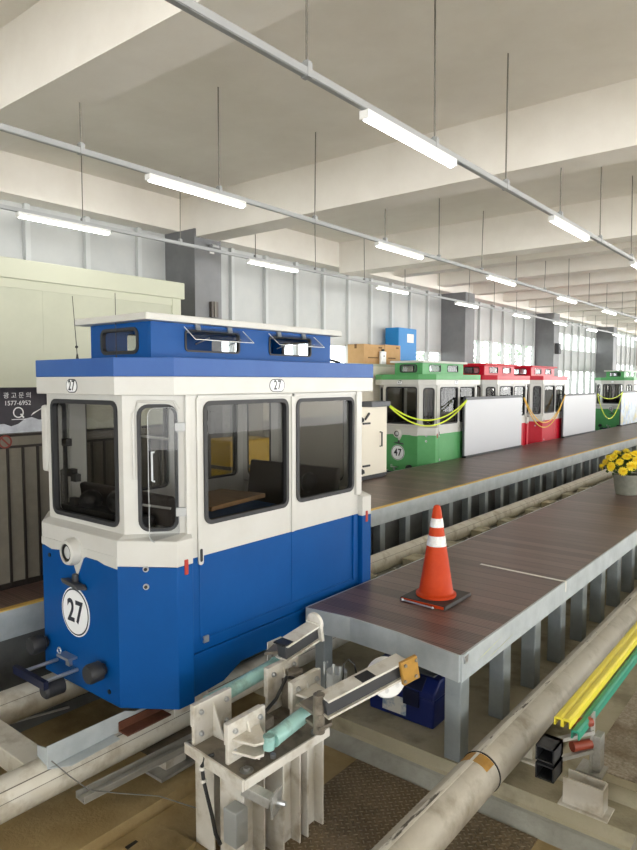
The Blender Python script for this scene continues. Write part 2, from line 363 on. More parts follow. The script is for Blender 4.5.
# ------------------------------------------------------------------ capsule cars
ZB = -.31                                   # underside of the cars, relative to the boarding deck
def capsule(loc, rz, paint, faded, number, label, full=True, name='tram_car', rope=False):
    R = thing(name, label, 'tram car', (loc[0], loc[1], ZB), rz)
    z = lambda w: w - ZB
    def octo(hw, fy, cw, cy): return [(-cw,-fy),(cw,-fy),(hw,-cy),(hw,cy),(cw,fy),(-cw,fy),(-hw,cy),(-hw,-cy)]
    # lower hull: front and rear noses, flush middle with doors
    lo = MB()
    F = [(-.425,-1.207),(.425,-1.207),(.715,-1.0),(.715,-.88),(-.715,-.88),(-.715,-1.0)]
    lo.plan(F, 0, z(.545)); lo.plan([(x,-y) for x,y in F], 0, z(.545))
    sk = [(-.88,z(.56)),(-.88,0),(-.60,.02),(-.44,z(-.215)),(.44,z(-.215)),(.60,.02),(.88,0),(.88,z(.56))]
    lo.prism([(-.67,y,h) for y,h in sk], (1.34,0,0))
    lo.build('lower_body', paint, R, bevel=.006)
    for sgn in (-1, 1):                     # sloped sill up to the cabin
        wb = MB(); wb.plan([(x,-y*-1 if sgn < 0 else -y) for x,y in F], z(.545), z(.70))
        Fi = [(-.42,-1.15),(.42,-1.15),(.672,-.88),(.672,-.86),(-.672,-.86),(-.672,-.88)]
        wb.hexa([(x, sgn*-y, z(.70)) for x,y in F], [(x, sgn*-y, z(.725)) for x,y in Fi])
        wb.build('sill_band', 'white', R, bevel=.005)
    for sgn in (-1, 1):
        fp = MB()
        pts = [(-.425,.60),(-.425,.555),(-.30,.535),(-.20,.545),(-.12,.555),(-.07,.535),(-.035,.47),(0,.41),(.035,.47),(.07,.535),(.12,.56),(.20,.555),(.30,.535),(.425,.53),(.425,.60)]
        fp.prism([(x, sgn*1.207, z(h)) for x,h in pts], (0, sgn*.004, 0)); fp.build('nose_crest', 'white', R)
    # cabin walls
    T = .045
    cab = MB(); frames = []
    def side(sx):
        mp = mapper((sx*.67, 0, 0), (0,1,0), (sx,0,0), ZB)
        hA = (-.743,.017,.755,1.50,.05); hB = (.122,.802,.765,1.497,.05)
        holed(cab, mp, -.88,.07,.56,1.55,hA,T); holed(cab, mp, .07,.88,.56,1.55,hB,T)
        frames.append((mp,hA,'side')); frames.append((mp,hB,'side'))
    side(1); side(-1)
    for sy in (-1, 1):
        mp = mapper((0, sy*1.15, 0), (-sy,0,0), (0,sy,0), ZB)
        hF = (-.355,.365,.765,1.505,.05); holed(cab, mp, -.42,.42,.72,1.55,hF,T); frames.append((mp,hF,'front'))
        for sx in (-1, 1):
            p, q = V((sx*.42, sy*1.15, 0)), V((sx*.67, sy*.88, 0)); L = (q-p).length; u = (q-p)/L
            n = V((u.y, -u.x, 0)); n = n if n.x*sx > 0 else -n
            mp = mapper(p, u, n, ZB); hC = (L*.24,L*.84,.745,1.487,.06)
            holed(cab, mp, 0, L, .72, 1.55, hC, T); frames.append((mp,hC,'chamfer_%d_%d' % (sx,sy)))
    cab.build('cabin_wall', 'white', R)
    # corner posts, door mullion and trims on the sides
    for sx in (-1, 1):
        tr = MB()
        tr.box((sx*.67,-.90,z(.72)),(sx*.688,-.865,z(1.55))); tr.box((sx*.67,.83,z(.72)),(sx*.69,.90,z(1.55)))
        tr.box((sx*.67,.055,z(.56)),(sx*.682,.085,z(1.55))); tr.box((sx*.67,-.80,z(1.52)),(sx*.682,.83,z(1.545)))
        tr.box((sx*.67,-.81,z(.56)),(sx*.680,-.785,z(1.53)))
        tr.build('cabin_trim', 'white', R, bevel=.003)
    for sx in (-1, 1):
        dl = MB()
        dl.box((sx*.67,-.80,z(.03)),(sx*.676,.80,z(.045))); dl.box((sx*.67,.80,z(.03)),(sx*.684,.86,z(.56)))
        dl.box((sx*.67,-.86,z(-.05)),(sx*.690,.86,z(-.03))); dl.box((sx*.67,-.80,z(.03)),(sx*.674,-.79,z(.56)))
        dl.box((sx*.67,.06,z(.045)),(sx*.674,.07,z(.56)))
        dl.build('door_trim', paint, R, bevel=.002)
    for mp, h, k in frames:
        f = MB()
        if k.startswith('chamfer') and full: ring(f, mp, h, .022, .004, -.03); wf = f.build('window_frame', 'rubber', R)
        else: ring(f, mp, h, .027, .010, -.03); wf = f.build('window_frame', 'rubber', R)
        if k == 'chamfer_1_-1' and full: continue
        g = MB(); pane(g, mp, h, -.02); g.build('pane', 'glass', wf)
    # roof
    rf = MB(); rf.plan(octo(.72,1.21,.434,1.01), z(1.548), z(1.656)); rf.build('roof_fascia', 'white', R, bevel=.004)
    rb = MB(); rb.plan(octo(.722,1.212,.435,1.011), z(1.656), z(1.765)); rb.build('roof_band', faded, R, bevel=.004)
    # lantern
    lx0, lx1, ly0, ly1, lz0, lz1 = -.33, .33, -.87, .95, 1.765, 2.005
    ln = MB(); lw = []
    for sx in (-1, 1):
        mp = mapper((sx*lx1,0,0),(0,1,0),(sx,0,0),ZB)
        hs = [(-.60,-.11,1.825,1.965,.025),(.20,.69,1.825,1.965,.025)]
        holed(ln, mp, ly0,.0,lz0,lz1,hs[0],.03); holed(ln, mp, .0,ly1,lz0,lz1,hs[1],.03)
        lw += [(mp,h,sx) for h in hs]
    for y, s in ((ly0,-1),(ly1,1)):
        mp = mapper((0,y,0),(-s,0,0),(0,s,0),ZB); h = (-.20,.20,1.81,1.965,.045)
        holed(ln, mp, lx0+.031, lx1-.031, lz0, lz1, h, .03); lw.append((mp,h,0))
    ln.build('roof_lantern', paint, R)
    lr = MB(); lr.hexa([(x,y,z(2.002)) for x,y in ((-.40,-.96),(.40,-.96),(.40,1.03),(-.40,1.03))], [(x,y,z(2.048)) for x,y in ((-.395,-.95),(.395,-.95),(.395,1.02),(-.395,1.02))])
    lr.build('lantern_roof', 'white' if full else ('white' if paint != 'red' else 'red'), R, bevel=.008)
    for mp, h, sx in lw:
        f = MB(); ring(f, mp, h, .012 if sx else .022, .008, -.02); wf = f.build('lantern_window', 'rubber', R)
        g = MB()
        if full and sx == 1:
            u0,u1,v0,v1,r = h                # propped-open awning flap
            def mpo(u, v, d, mp=mp, v1=v1): a = math.radians(52); t = v1 - v; return mp(u, v1 - t*math.cos(a) + d*math.sin(a)+.015, .016 + t*math.sin(a) + d*math.cos(a))
            pane(g, mpo, (u0-.02,u1+.02,v0,v1,r), 0, .004); fl_ = g.build('flap', 'clear', wf); g = MB(); g.tube([mpo(a_,b_,.002) for a_,b_ in ((u0-.02,v1),(u0-.02,v0),(u1+.02,v0),(u1+.02,v1))],.0028,6); g.build('flap_edge','lampbody',fl_)
            k = MB(); e = MB()
            for u in (u0+.10, u1-.10):
                k.cyl(mp(u, v0+.05, -.01), mpo(u+.02, v0+.03, 0), .004, n=6)
                e.hexa([mp(u-.02,v1+.0,.012),mp(u+.02,v1+.0,.012),mp(u+.02,v1+.04,.0),mp(u-.02,v1+.04,.0)], [mp(u-.02,v1+.0,.022),mp(u+.02,v1+.0,.022),mp(u+.02,v1+.04,.012),mp(u-.02,v1+.04,.012)])
            k.build('stay', 'steel', wf); e.build('hinge', 'steel', wf)
        else:
            pane(g, mp, h, -.012); g.build('pane', 'clear', wf)
    # interior
    it = MB(); it.plan(octo(.62,1.07,.40,.84), z(.10), z(.13)); it.build('interior_floor', 'intfloor', R)
    for sy in (-1, 1):
        st = MB(); st.box((-.58, sy*.55, z(.13)), (.58, sy*.86, z(.50)))
        st.obox((0, sy*.83, z(.72)), (1.0, .06, .40), (sy*-.15,0,0)); st.build('seat', 'seat', R, bevel=.02)
    cs = MB(); cs.box((-.42,-1.07,z(.13)),(.42,-.93,z(.80))); cs.ico((.12,-.98,z(.86)),.10,2,(1,.7,.8)); cs.ico((-.2,-.98,z(.83)),.08,2); cs.build('control_console','black',R)
    ce = MB(); ce.plan(octo(.63,1.08,.41,.85), z(1.525), z(1.545)); ce.build('interior_ceiling','interior',R)
    if full:
        tb = MB(); tb.obox((.20,-.22,z(.78)),(.42,.62,.03),(0,0,.15)); tb.build('loose_shelf','wood',R)
        jb = MB()
        for q in ((-.36,-1.05,1.22),(-.30,-1.05,1.02),(-.26,-1.05,.99),(-.28,-1.05,.83)): jb.box((q[0]-.03,q[1]-.02,z(q[2])-.025),(q[0]+.03,q[1]+.02,z(q[2])+.025))
        jb.build('hinge_block','black',R)
        bl = MB(); bl.lathe([(.005,-.03),(.07,-.03),(.085,0),(.07,.03),(.005,.03)],(.30,.70,z(.80)),18,Matrix.Rotation(PI/2,3,'Y')); bl.lathe([(.005,-.03),(.07,-.03),(.085,0),(.07,.03),(.005,.03)],(.30,.90,z(.80)),18,Matrix.Rotation(PI/2,3,'Y')); bl.build('speaker_cone','black',R,True)
    # headlight, badge and couplers on the nose
    for sy in ((-1, 1) if full else (-1,)):
        A = Matrix.Rotation(sy*-PI/2, 3, 'X'); fy = sy*1.211
        hl = MB(); hl.lathe([(.085,-.01),(.085,.03),(.075,.055),(.058,.06),(.056,.03),(.005,.03)],(-.03*-sy,fy,z(.565)),28,A); H = hl.build('headlight','white',R,True)
        l2 = MB(); l2.lathe([(.056,.03),(.056,.052),(.046,.056),(.044,.036),(.002,.036)],(-.03*-sy,fy,z(.565)),24,A); l2.build('bezel','black',H,True)
        l3 = MB(); l3.lathe([(.043,.035),(.04,.045),(.02,.052),(.002,.053)],(-.03*-sy,fy,z(.565)),24,A); l3.build('lens','lens',H,True)
        hn = MB(); hn.hexa([(-.10,fy,z(.385)),(.10,fy,z(.375)),(.12,fy,z(.34)),(-.08,fy,z(.36))],[(-.09,fy+sy*.07,z(.40)),(.08,fy+sy*.07,z(.385)),(.10,fy+sy*.07,z(.355)),(-.06,fy+sy*.07,z(.37))]); hn.box((-.02,fy,z(.37)),(.02,fy+sy*.03,z(.43)))
        hn.build('horn','darkgrey',R,bevel=.01)
        if number:
            bd = MB(); bd.cyl((-.03*-sy,fy-sy*.004,z(.175)),(-.03*-sy,fy+sy*.003,z(.175)),.150,n=40); B = bd.build('number_plate','ink',R)
            b2 = MB(); b2.cyl((-.03*-sy,fy,z(.175)),(-.03*-sy,fy+sy*.005,z(.175)),.153,n=40); B['label'] = 'round plate reading %s' % number
            b2.bm.clear(); b2.cyl((-.03*-sy,fy,z(.175)),(-.03*-sy,fy+sy*.0045,z(.175)),.140,n=40); b2.build('disc','adwhite',B)
            b3 = MB(); b3.lathe([(.150,-.002),(.158,-.002),(.158,.002),(.150,.002)],(-.03*-sy,fy,z(.175)),40,A); b3.build('rim','adwhite',B)
            text('number', number, .20, 'ink', B, frame_mtx((-.03*-sy,fy+sy*.0055,z(.172)),(-sy,0,0),(0,0,1)), sx=.84, bold=.0045)
        for bx in (-.40, .27):
            b = MB(); b.cyl((bx*-sy,fy,z(-.11)),(bx*-sy,fy+sy*.05,z(-.11)),.035,n=16); b.lathe([(.045,.02),(.058,.03),(.060,.10),(.052,.115),(.004,.117)],(bx*-sy,fy,z(-.11)),20,A); b.build('buffer','rubber',R,True)
        for bx in (-.27, -.03):
            cp = MB(); cp.cyl((bx*-sy,fy-sy*.01,z(-.20)),(bx*-sy,fy+sy*.23,z(-.20)),.012,n=10); cp.build('coupler_rod','steel',R)
        cp = MB(); cp.box((-.36*-sy,fy+sy*.22,z(-.23)),(.02*-sy,fy+sy*.25,z(-.18))); cp.build('coupler_bar','navydark',R)
        c2 = MB(); c2.lathe([(.004,-.01),(.055,-.01),(.055,.10),(.04,.115),(.004,.115)],(-.06*-sy,fy+sy*.10,z(-.27)),20,A); c2.build('coupler_wheel','rubber',R,True)
        c3 = MB(); c3.box((-.17*-sy,fy-sy*.005,z(-.13)),(-.03*-sy,fy+sy*.06,z(-.115))); c3.box((-.13*-sy,fy-sy*.005,z(-.19)),(-.09*-sy,fy+sy*.02,z(-.13)))
        c3.tube([(-.15*-sy+.02*math.cos(t*PI/5), fy+sy*.05, z(-.09)+.02*math.sin(t*PI/5)) for t in range(11)], .005, 6); c3.build('towing_eye','steel',R)
    # oval numbers on the fascia
    def oval(o, u, n, w, h, txt, size):
        o, u, n = V(o), V(u), V(n)
        mpo = lambda a, b, d: o + u*a + V((0,0,1))*b + n*d
        q = MB(); L = rrect(-w,w,-h,h,h*.98,6); q.hexa([mpo(a,b,0) for a,b in L],[mpo(a,b,.002) for a,b in L]); Q = q.build('number_oval','ink',R)
        q = MB(); L = rrect(-w+.006,w-.006,-h+.006,h-.006,(h-.006)*.98,6); q.hexa([mpo(a,b,0) for a,b in L],[mpo(a,b,.003) for a,b in L]); q.build('plate','adwhite',Q)
        if txt: text('number', txt, size, 'ink', Q, frame_mtx(mpo(0,0,.004), u, (0,0,1)), sx=.8, bold=.0012)
    oval((-.01 if full else 0,-1.21,z(1.60)),(1,0,0),(0,-1,0),.062,.042,number,.088)
    oval((.72,-.14,z(1.60)),(0,1,0),(1,0,0),.075,.043,number,.088)
    # small fittings
    ft = MB()
    u = V((.27,.20,0)).normalized(); nn = V((u.y,-u.x,0))
    cc = V((.56,-1.104,0))
    for h in (.535,.43): ft.cyl(cc+V((0,0,z(h)))-nn*.01, cc+V((0,0,z(h)))+nn*.012, .018, n=14)
    ft.build('switch','steel',R)
    f2 = MB()
    for h in (.535,.43): f2.cyl(cc+V((0,0,z(h)))-nn*.01, cc+V((0,0,z(h)))+nn*.018, .010, n=12)
    f2.build('switch_button','black',R)
    for y in (-.935, .935):
        r_ = MB(); r_.box((.71,y-.013,z(.49)),(.722,y+.013,z(.58))); r_.build('reflector','redlens' if y < 0 else 'redlens',R,bevel=.003)
    hd = MB(); L = rrect(-.018,.018,.51,.66,.017); hd.hexa([(.672,-.79+a,z(b)) for a,b in L],[(.684,-.79+a,z(b)) for a,b in L]); HD = hd.build('door_handle','white',R)
    h2 = MB(); L = rrect(-.010,.010,.53,.61,.009); h2.hexa([(.68,-.79+a,z(b)) for a,b in L],[(.686,-.79+a,z(b)) for a,b in L]); h2.build('latch','black',HD)
    bt = MB(); bt.box((.67,-.775,z(.015)),(.683,-.735,z(.055))); bt.build('floor_bolt','steel',R)
    if full:
        # hinged acrylic vent standing open at the front corner window
        p, q = V((.42,-1.15,0)), V((.67,-.88,0)); L = (q-p).length; u = (q-p)/L; n = V((u.y,-u.x,0))
        hc = p + u*(L*.86) + n*.012; a = math.radians(28); d = (-u*math.cos(a) + n*math.sin(a))
        g = MB(); w = cross = V((-d.y, d.x, 0))
        LL = rrect(.0,.185,.69,1.475,.045); mpv = lambda s_, h_, k: hc + d*s_ + V((0,0,z(h_))) + w*k
        g.hexa([mpv(s_,h_,0) for s_,h_ in LL],[mpv(s_,h_,.004) for s_,h_ in LL]); G = g.build('vent_flap','clear',R); g = MB(); g.tube([mpv(s_,h_,.002) for s_,h_ in LL+LL[:1]],.0025,6); g.build('flap_edge','conduit',G)
        g = MB()
        for h in (1.36,.855): g.obox(hc + n*.005 + u*.015 + V((0,0,z(h))), (.06,.02,.05), (0,0,math.atan2(u.y,u.x)))
        g.build('hinge','conduit',G)
        g = MB(); g.tube([mpv(.15,1.22,-.0),mpv(.15,1.22,-.03),mpv(.15,1.05,-.03),mpv(.15,1.05,-.0)],.006,8); g.build('grip','adwhite',G)
        for h in (1.29,.88):
            g = MB(); g.tube([p+u*(L*.22)-n*.02+V((0,0,z(h+.02))), mpv(.05,h,.0)],.008,8); g.build('gas_strut','chrome',G)
        g = MB(); L2 = rrect(L*.19,L*.9,.73,1.52,.08)
        g.tube([mapper(p,u,n,ZB)(L*.17,1.05,.006),mapper(p,u,n,ZB)(L*.17,1.44,.006),mapper(p,u,n,ZB)(L*.24,1.51,.006),mapper(p,u,n,ZB)(L*.80,1.51,.006),mapper(p,u,n,ZB)(L*.88,1.46,.006)],.010,8); g.build('gutter','white',R)
        mm = MB(); LL = rrect(1.04,1.46,-1.10,-1.05,.02); mm.box((-.53,-1.14,z(1.02)),(-.45,-1.02,z(1.47))); mm.build('mirror_housing','white',R,bevel=.02)
        an = MB(); an.cyl((-.09,-1.12,z(1.765)),(-.09,-1.12,z(1.80)),.010,.005,8); an.cyl((-.09,-1.12,z(1.79)),(-.13,-1.12,z(2.165)),.003,.002,6); an.ico((-.095,-1.12,z(1.845)),.011,1); an.build('antenna','black',R)
        an = MB(); an.cyl((.05,-.93,z(1.765)),(.05,-.93,z(2.19)),.003,.002,6); an.cyl((.05,-.93,z(1.765)),(.05,-.93,z(1.79)),.010,.005,8); an.build('antenna','black',R)
        hb = MB()
        for hx, hz in ((-.33,.49),(.32,-.24)): hb.cyl((hx,-1.20,z(hz)),(hx,-1.214,z(hz)),.014,n=12)
        hb.build('drain_plug','black',R)
        # running gear standing on the pipe rails
        for sy in (-.55,.55):
            for sx in (-.45, .45):
                wg = MB(); wg.box((sx-.05,sy-.14,z(-.36)),(sx+.05,sy+.14,z(-.25))); wg.box((sx-.03,sy-.05,z(-.39)),(sx+.03,sy+.05,z(-.36)));  wg.build('wheel_bracket','darkgrey',R)
    else:
        for sy in (-.55,.55):
            for sx in (-.45, .45):
                wg = MB(); wg.box((sx-.05,sy-.14,z(-.39)),(sx+.05,sy+.14,z(-.25))); wg.build('wheel_bracket','darkgrey',R)
    return R
capsule((-3.70, 3.41), 0, 'blue', 'bluegrey', '27', 'blue and white cabin tram car numbered 27 standing on the near track')
GX = -7.03
capsule((GX, 12.60), 0, 'green', 'green', '47', 'green and white cabin tram car numbered 47 behind the first white board', False)
capsule((GX, 15.53), 0, 'red', 'red', None, 'red and white cabin tram car just behind green car 47, half hidden by a board', False)
capsule((GX, 18.51), 0, 'red', 'red', None, 'second red and white cabin tram car, its side showing between the two white boards', False)
capsule((GX, 28.2), 0, 'green', 'green', None, 'distant green and white cabin tram car at the right edge of the photo', False)

# ------------------------------------------------------------------ setting: floor
YE = 48.
f = MB(); f.box((-9,-3,-1.0),(3.5,YE+.5,-.86)); f.build('floor','pitfloor',kind='structure')
f = MB(); f.box((3.5,-28,-1.0),(17,YE+.5,-.86)); f.box((-9,-28,-1.0),(3.5,-3,-.86)); f.build('floor_bounce','bouncefloor',kind='structure')  # added unseen floor; blocks low daylight and bounces some onto the ceiling
t = MB(); t.box((-4.32,-2.,-.95),(-2.98,4.4,-.78)); t.build('floor_slab','pitfloor',kind='structure')
t = MB(); t.box((-2.40,-1.,-.862),(-1.2,3.40,-.852)); t.build('floor_tread_plate','tread',kind='structure')
ld = MB(); prof = [(3.53,-.70),(3.53,-.78),(3.50,-.80),(3.40,-.87),(3.9,-.95),(YE,-.95),(YE,-.70)]
ld.prism([(-4.0,y,z_) for y,z_ in prof],(6.9,0,0)); ld.build('floor_ledge','kerb',kind='structure')
gt = MB(); gt.prism([(-3.0,y,z_) for y,z_ in ((3.532,-.785),(3.49,-.80),(3.40,-.866),(3.532,-.866))],(4.9,0,0)); gt.build('floor_gutter','gutter',kind='structure')
sl = MB(); sl.box((-9.,-4.,-.95),(-4.32,YE,-.70)); sl.build('floor_slate','slate',kind='structure')
mid = MB(); mid.box((-4.32,4.4,-.95),(-4.0,YE,-.70)); mid.build('floor_channel','kerb',kind='structure')
kb = MB(); kb.prism([(3.75,-.60),(3.75,-.95),(YE,-.95),(YE,-.60)] and [(-1.24,y,z_) for y,z_ in ((3.75,-.60),(3.75,-.72),(YE,-.72),(YE,-.60))],(4.1,0,0)); kb.build('floor_kerb','kerb',kind='structure')
gv = MB(); gv.box((-1.08,3.83,-.61),(-.70,YE,-.594)); gv.build('floor_gravel','gravel',kind='structure')

# pipe rails
def pipe(x, y0, y1, label, m='pipe', seam=None, joint=None, z0=-.5, legs=(), name='pipe_rail', seamm='weldline'):
    P = thing(name, label, 'rail pipe', (x, y0, z0-.108))
    c = .108
    a = MB(); a.cyl((0,0,c),(0,y1-y0,c),.108,n=40); a.build('pipe', m, P, True)
    if seam is not None:
        for s_, w in seam:
            b = MB(); t0 = s_; n = 5
            L = [(math.sin(t0+(k/n-.5)*w)*.1095, c+math.cos(t0+(k/n-.5)*w)*.1095) for k in range(n+1)]
            L += [(x_*.98,(z_-c)*.98+c) for x_,z_ in L[::-1]]
            b.prism([(x_,0.01,z_) for x_,z_ in L],(0,y1-y0-.02,0)); b.build('weld_seam','weld' if w > .2 else seamm,P)
    if joint:
        for j in joint:
            b = MB(); b.lathe([(.109,-.004),(.1125,-.004),(.1125,.004),(.109,.004)],(0,j-y0,c),40,Matrix.Rotation(-PI/2,3,'X')); b.build('joint_ring','black',P)
    for ly in legs:
        b = MB(); zb = -(z0-.108) -.70 if ly > 3.5 else -(z0-.108)-.86
        b.box((-.06,ly-y0-.06,zb),(.06,ly-y0+.06,.02)); b.box((-.10,ly-y0-.10,zb),(.10,ly-y0+.10,zb+.012)); b.build('support_leg','pipelight',P)
    return P
NP = pipe(-1.46,-2.,40.,'grey steel rail pipe beside the right side of the wooden boarding platform','pipe',[(-.15,.28),(-.02,.10)],[3.24],legs=[.6,3.9]+[4.9+2*k for k in range(8)])
pb = MB(); pb.lathe([(.1085,-.09),(.1100,-.09),(.1100,0),(.1085,0)],(0,3.23+2,.108),24,Matrix.Rotation(-PI/2,3,'X')); bmesh.ops.delete(pb.bm, geom=[v for v in pb.bm.verts if v.co.z < .17], context='VERTS'); pb.build('primer_patch','ochre',NP)
pipe(-.56,-2.,40.,'grey steel rail pipe cut by the bottom right corner of the photo','pipe',[(-.5,.10)],legs=[.6]+[4.9+2*k for k in range(6)])
pipe(-3.27,-2.,40.,'pale rail pipe under the right side of the blue tram car','pipelight',[(.75,.05),(1.25,.03)],seamm='rod',legs=[.8]+[4.9+2*k for k in range(8)])
pipe(-4.19,-2.,40.,'pale rail pipe running beside the long far platform','pipelight',[(.9,.03)],seamm='rod',legs=[.8]+[4.9+2*k for k in range(8)])
pipe(GX-.45,8.,40.,'rail pipe under the left side of the parked tram cars','pipelight',legs=[8.4+3*k for k in range(8)])
pipe(GX+.45,8.,40.,'rail pipe under the right side of the parked tram cars','pipelight',legs=[8.4+3*k for k in range(8)])
for y0, nm in ((1.74,'pale steel cross beam between the pipe rails in front of the blue tram car'),):
    b = MB(); b.box((-4.10,y0-.075,-.56),(-3.365,y0+.075,-.44)); tag(b.build('cross_beam','pipelight',bevel=.006), nm, 'beam')
b = MB()
fl = [(-2.93,12.),(-2.93,12.6)]
# sleeper blocks seen in the gap beside the far pipe
SL = None
for k in range(9):
    y = 5.6+ k*.95
    if SL is None:
        b.box((0,0,0),(.17,.30,.215)); b.bm.verts.ensure_lookup_table(); SL = b.build('sleeper_block','kerb',bevel=.01); s_ = SL
    else: s_ = SL.copy(); COL.objects.link(s_)
    s_.location = (-4.07+.02*(k%3), y+.1*(k%2), -.70); tag(s_, 'concrete sleeper block lying between the rail pipes beside the platform', 'concrete block', 'sleeper blocks along the near track')

# ------------------------------------------------------------------ platforms
def platform(label, x0, x1, outline, posts_right, posts_left, fh, y1, trim=None, cross=True):
    P = thing('boarding_platform', label, 'platform', ((x0+x1)/2, outline[0][1], -.70))
    ox, oy = P.location.x, P.location.y
    Z = lambda w: w + .70
    d = MB(); d.plan([(x-ox,y-oy) for x,y in outline], Z(-.035), Z(0)); d.build('decking','deck',P)
    fa = MB(); n = len(outline)
    for i in range(n):
        (xa,ya),(xb,yb) = outline[i], outline[(i+1) % n]
        if abs(ya-y1) < .01 and abs(yb-y1) < .01: continue
        cx, cy = (x0+x1)/2, (outline[0][1]+y1)/2
        dx, dy = xb-xa, yb-ya; L = math.hypot(dx,dy); nx, ny = dy/L, -dx/L
        k = .014
        fa.hexa([(xa-ox,ya-oy,Z(-fh)),(xb-ox,yb-oy,Z(-fh)),(xb-ox+nx*k,yb-oy+ny*k,Z(-fh)),(xa-ox+nx*k,ya-oy+ny*k,Z(-fh))],
                [(xa-ox,ya-oy,Z(0)),(xb-ox,yb-oy,Z(0)),(xb-ox+nx*k,yb-oy+ny*k,Z(0)),(xa-ox+nx*k,ya-oy+ny*k,Z(0))])
        if dy > 2 and nx > 0:                # lips along the long edge
            fa.box((xa-ox-.06,ya-oy,Z(-fh)),(xa-ox+.0,yb-oy,Z(-fh)+.012))
    fa.build('fascia','galv',P)
    jt = MB(); jt.box((x0+.06-ox,outline[0][1]+.15-oy,Z(-fh+.01)),(x1-.06-ox,y1-oy,Z(-.036))) if False else None
    for xs, ys in posts_right:
        b = MB(); w = .12; q = .11
        b.box((xs-q-ox,ys-oy,0),(xs-ox,ys+w-oy,Z(-fh+.03))); b.build('post','galvdark',P,bevel=.008)
    for xs, ys in posts_left:
        b = MB(); b.box((xs-ox,ys-oy,0),(xs+.09-ox,ys+.10-oy,Z(-fh+.03))); b.build('post','galvdark',P,bevel=.008)
    return P
x0, x1 = -2.985, -1.72
out = [(-2.96,3.56),(-2.60,3.60),(-2.20,3.575),(-1.72,3.495),(-1.72,36.),(x0,36.)]
pr = [(-1.735,3.54)] + [(-1.735,4.19+.578*k) for k in range(38)]
pl = [(-2.97,3.66)] + [(-2.97,4.6+1.04*k) for k in range(16)]
NPf = platform('dark plank boarding platform with the orange cone and flower pot on it', x0, x1, out, pr, pl, .165, 36.)
w = MB(); w.obox((-.03,.02-.06,.63),(.028,.014,.04),(0,0,0)); w.build('corner_clip','steel',NPf) if False else w.bm.free()
sp = MB(); sp.box((x1-.045-NPf.location.x,3.50-NPf.location.y,.62),(x1-.02-NPf.location.x,3.485-NPf.location.y,.66)); sp.bm.free()
for p_ in (((3.70,.60),(3.98,.63),(4.08,.64),(3.80,.605)), ((3.80,.555),(4.16,.585),(4.28,.60),(3.95,.565))):
    b = MB(); b.prism([(-1.7058-NPf.location.x,y-NPf.location.y,z_) for y,z_ in p_],(.0008,0,0)); b.build('paint_scuff','scuff',NPf)
b = MB(); b.box((-1.706-NPf.location.x,3.515-NPf.location.y,.645),(-1.698-NPf.location.x,3.56-NPf.location.y,.69)); b.build('corner_clip','steel',NPf)
fx0, fx1 = -6.30, -4.585
fout = [(fx0,1.2),(fx1,1.2),(fx1,40.),(fx0,40.)]
fpr = [(-4.60,2.75),(-4.60,3.6),(-4.60,4.6),(-4.60,5.8),(-4.60,6.42),(-4.60,7.01)] + [(-4.60,7.64+.635*k) for k in range(36)]
FP = platform('long dark plank far platform with a yellow edge strip and white boards along it', fx0, fx1, fout, fpr, [(-6.23,2.+3*k) for k in range(12)], .205, 40.)
b = MB(); b.box((fx1-.05-FP.location.x,1.2-FP.location.y,.70),(fx1+.008-FP.location.x,40-FP.location.y,.708)); b.build('edge_strip','yellowtrim',FP)
b = MB(); b.box((-4.79-FP.location.x,1.3-FP.location.y,.02),(-4.77-FP.location.x,39.-FP.location.y,.50)) ; b.build('skirt_board','slate',FP)
b = MB(); b.box((-1.9,0,0),(-1.2,.001,.001)); b.bm.free()
tp = MB(); tp.obox((-2.10,5.365,.0015),(.735,.028,.003),(0,0,-.06)); tp.box((-1.7060,5.335,-.085),(-1.7035,5.36,.003)); tp.box((-1.735,5.335,0),(-1.7035,5.36,.003))
tag(tp.build('floor_tape','tape'),'strip of white tape across the platform planks','tape')

# ------------------------------------------------------------------ building shell
CZ = 4.42
c = MB(); c.box((-9.,-17.,CZ),(16.,YE,CZ+.25)); c.build('ceiling','ceil',kind='structure')  # ceiling and beams extended out of view to hold back side and rear daylight
k = 0
for i in range(-4, 3):
    y = 2.63+4.07*i
    b = MB(); b.box((-8.1,y,3.81),(16.,y+.44,CZ)); b.build('beam_%d' % (i+5),'ceil',kind='structure')
for i in range(17):
    y = 12.85+2.035*i
    b = MB(); b.box((-8.1,y,4.02),(16.,y+.36,CZ)); b.build('ceiling_rib_%d' % (i+1),'ceil',kind='structure')
g = MB(); g.box((-8.7,-13.,3.93),(-8.1,YE,CZ)); g.build('beam_wall','ceil',kind='structure')
colsY = [(-1.6,),(6.67,),(15.75,),(22.4,),(29.7,),(36.9,)]
for i, (y,) in enumerate(colsY):
    b = MB(); b.box((-8.52,y,-.86),(-7.75,y+.54,3.93 if i != 1 else 3.93)); b.build('column_%d' % (i+1),'column',kind='structure')
WX = -8.45
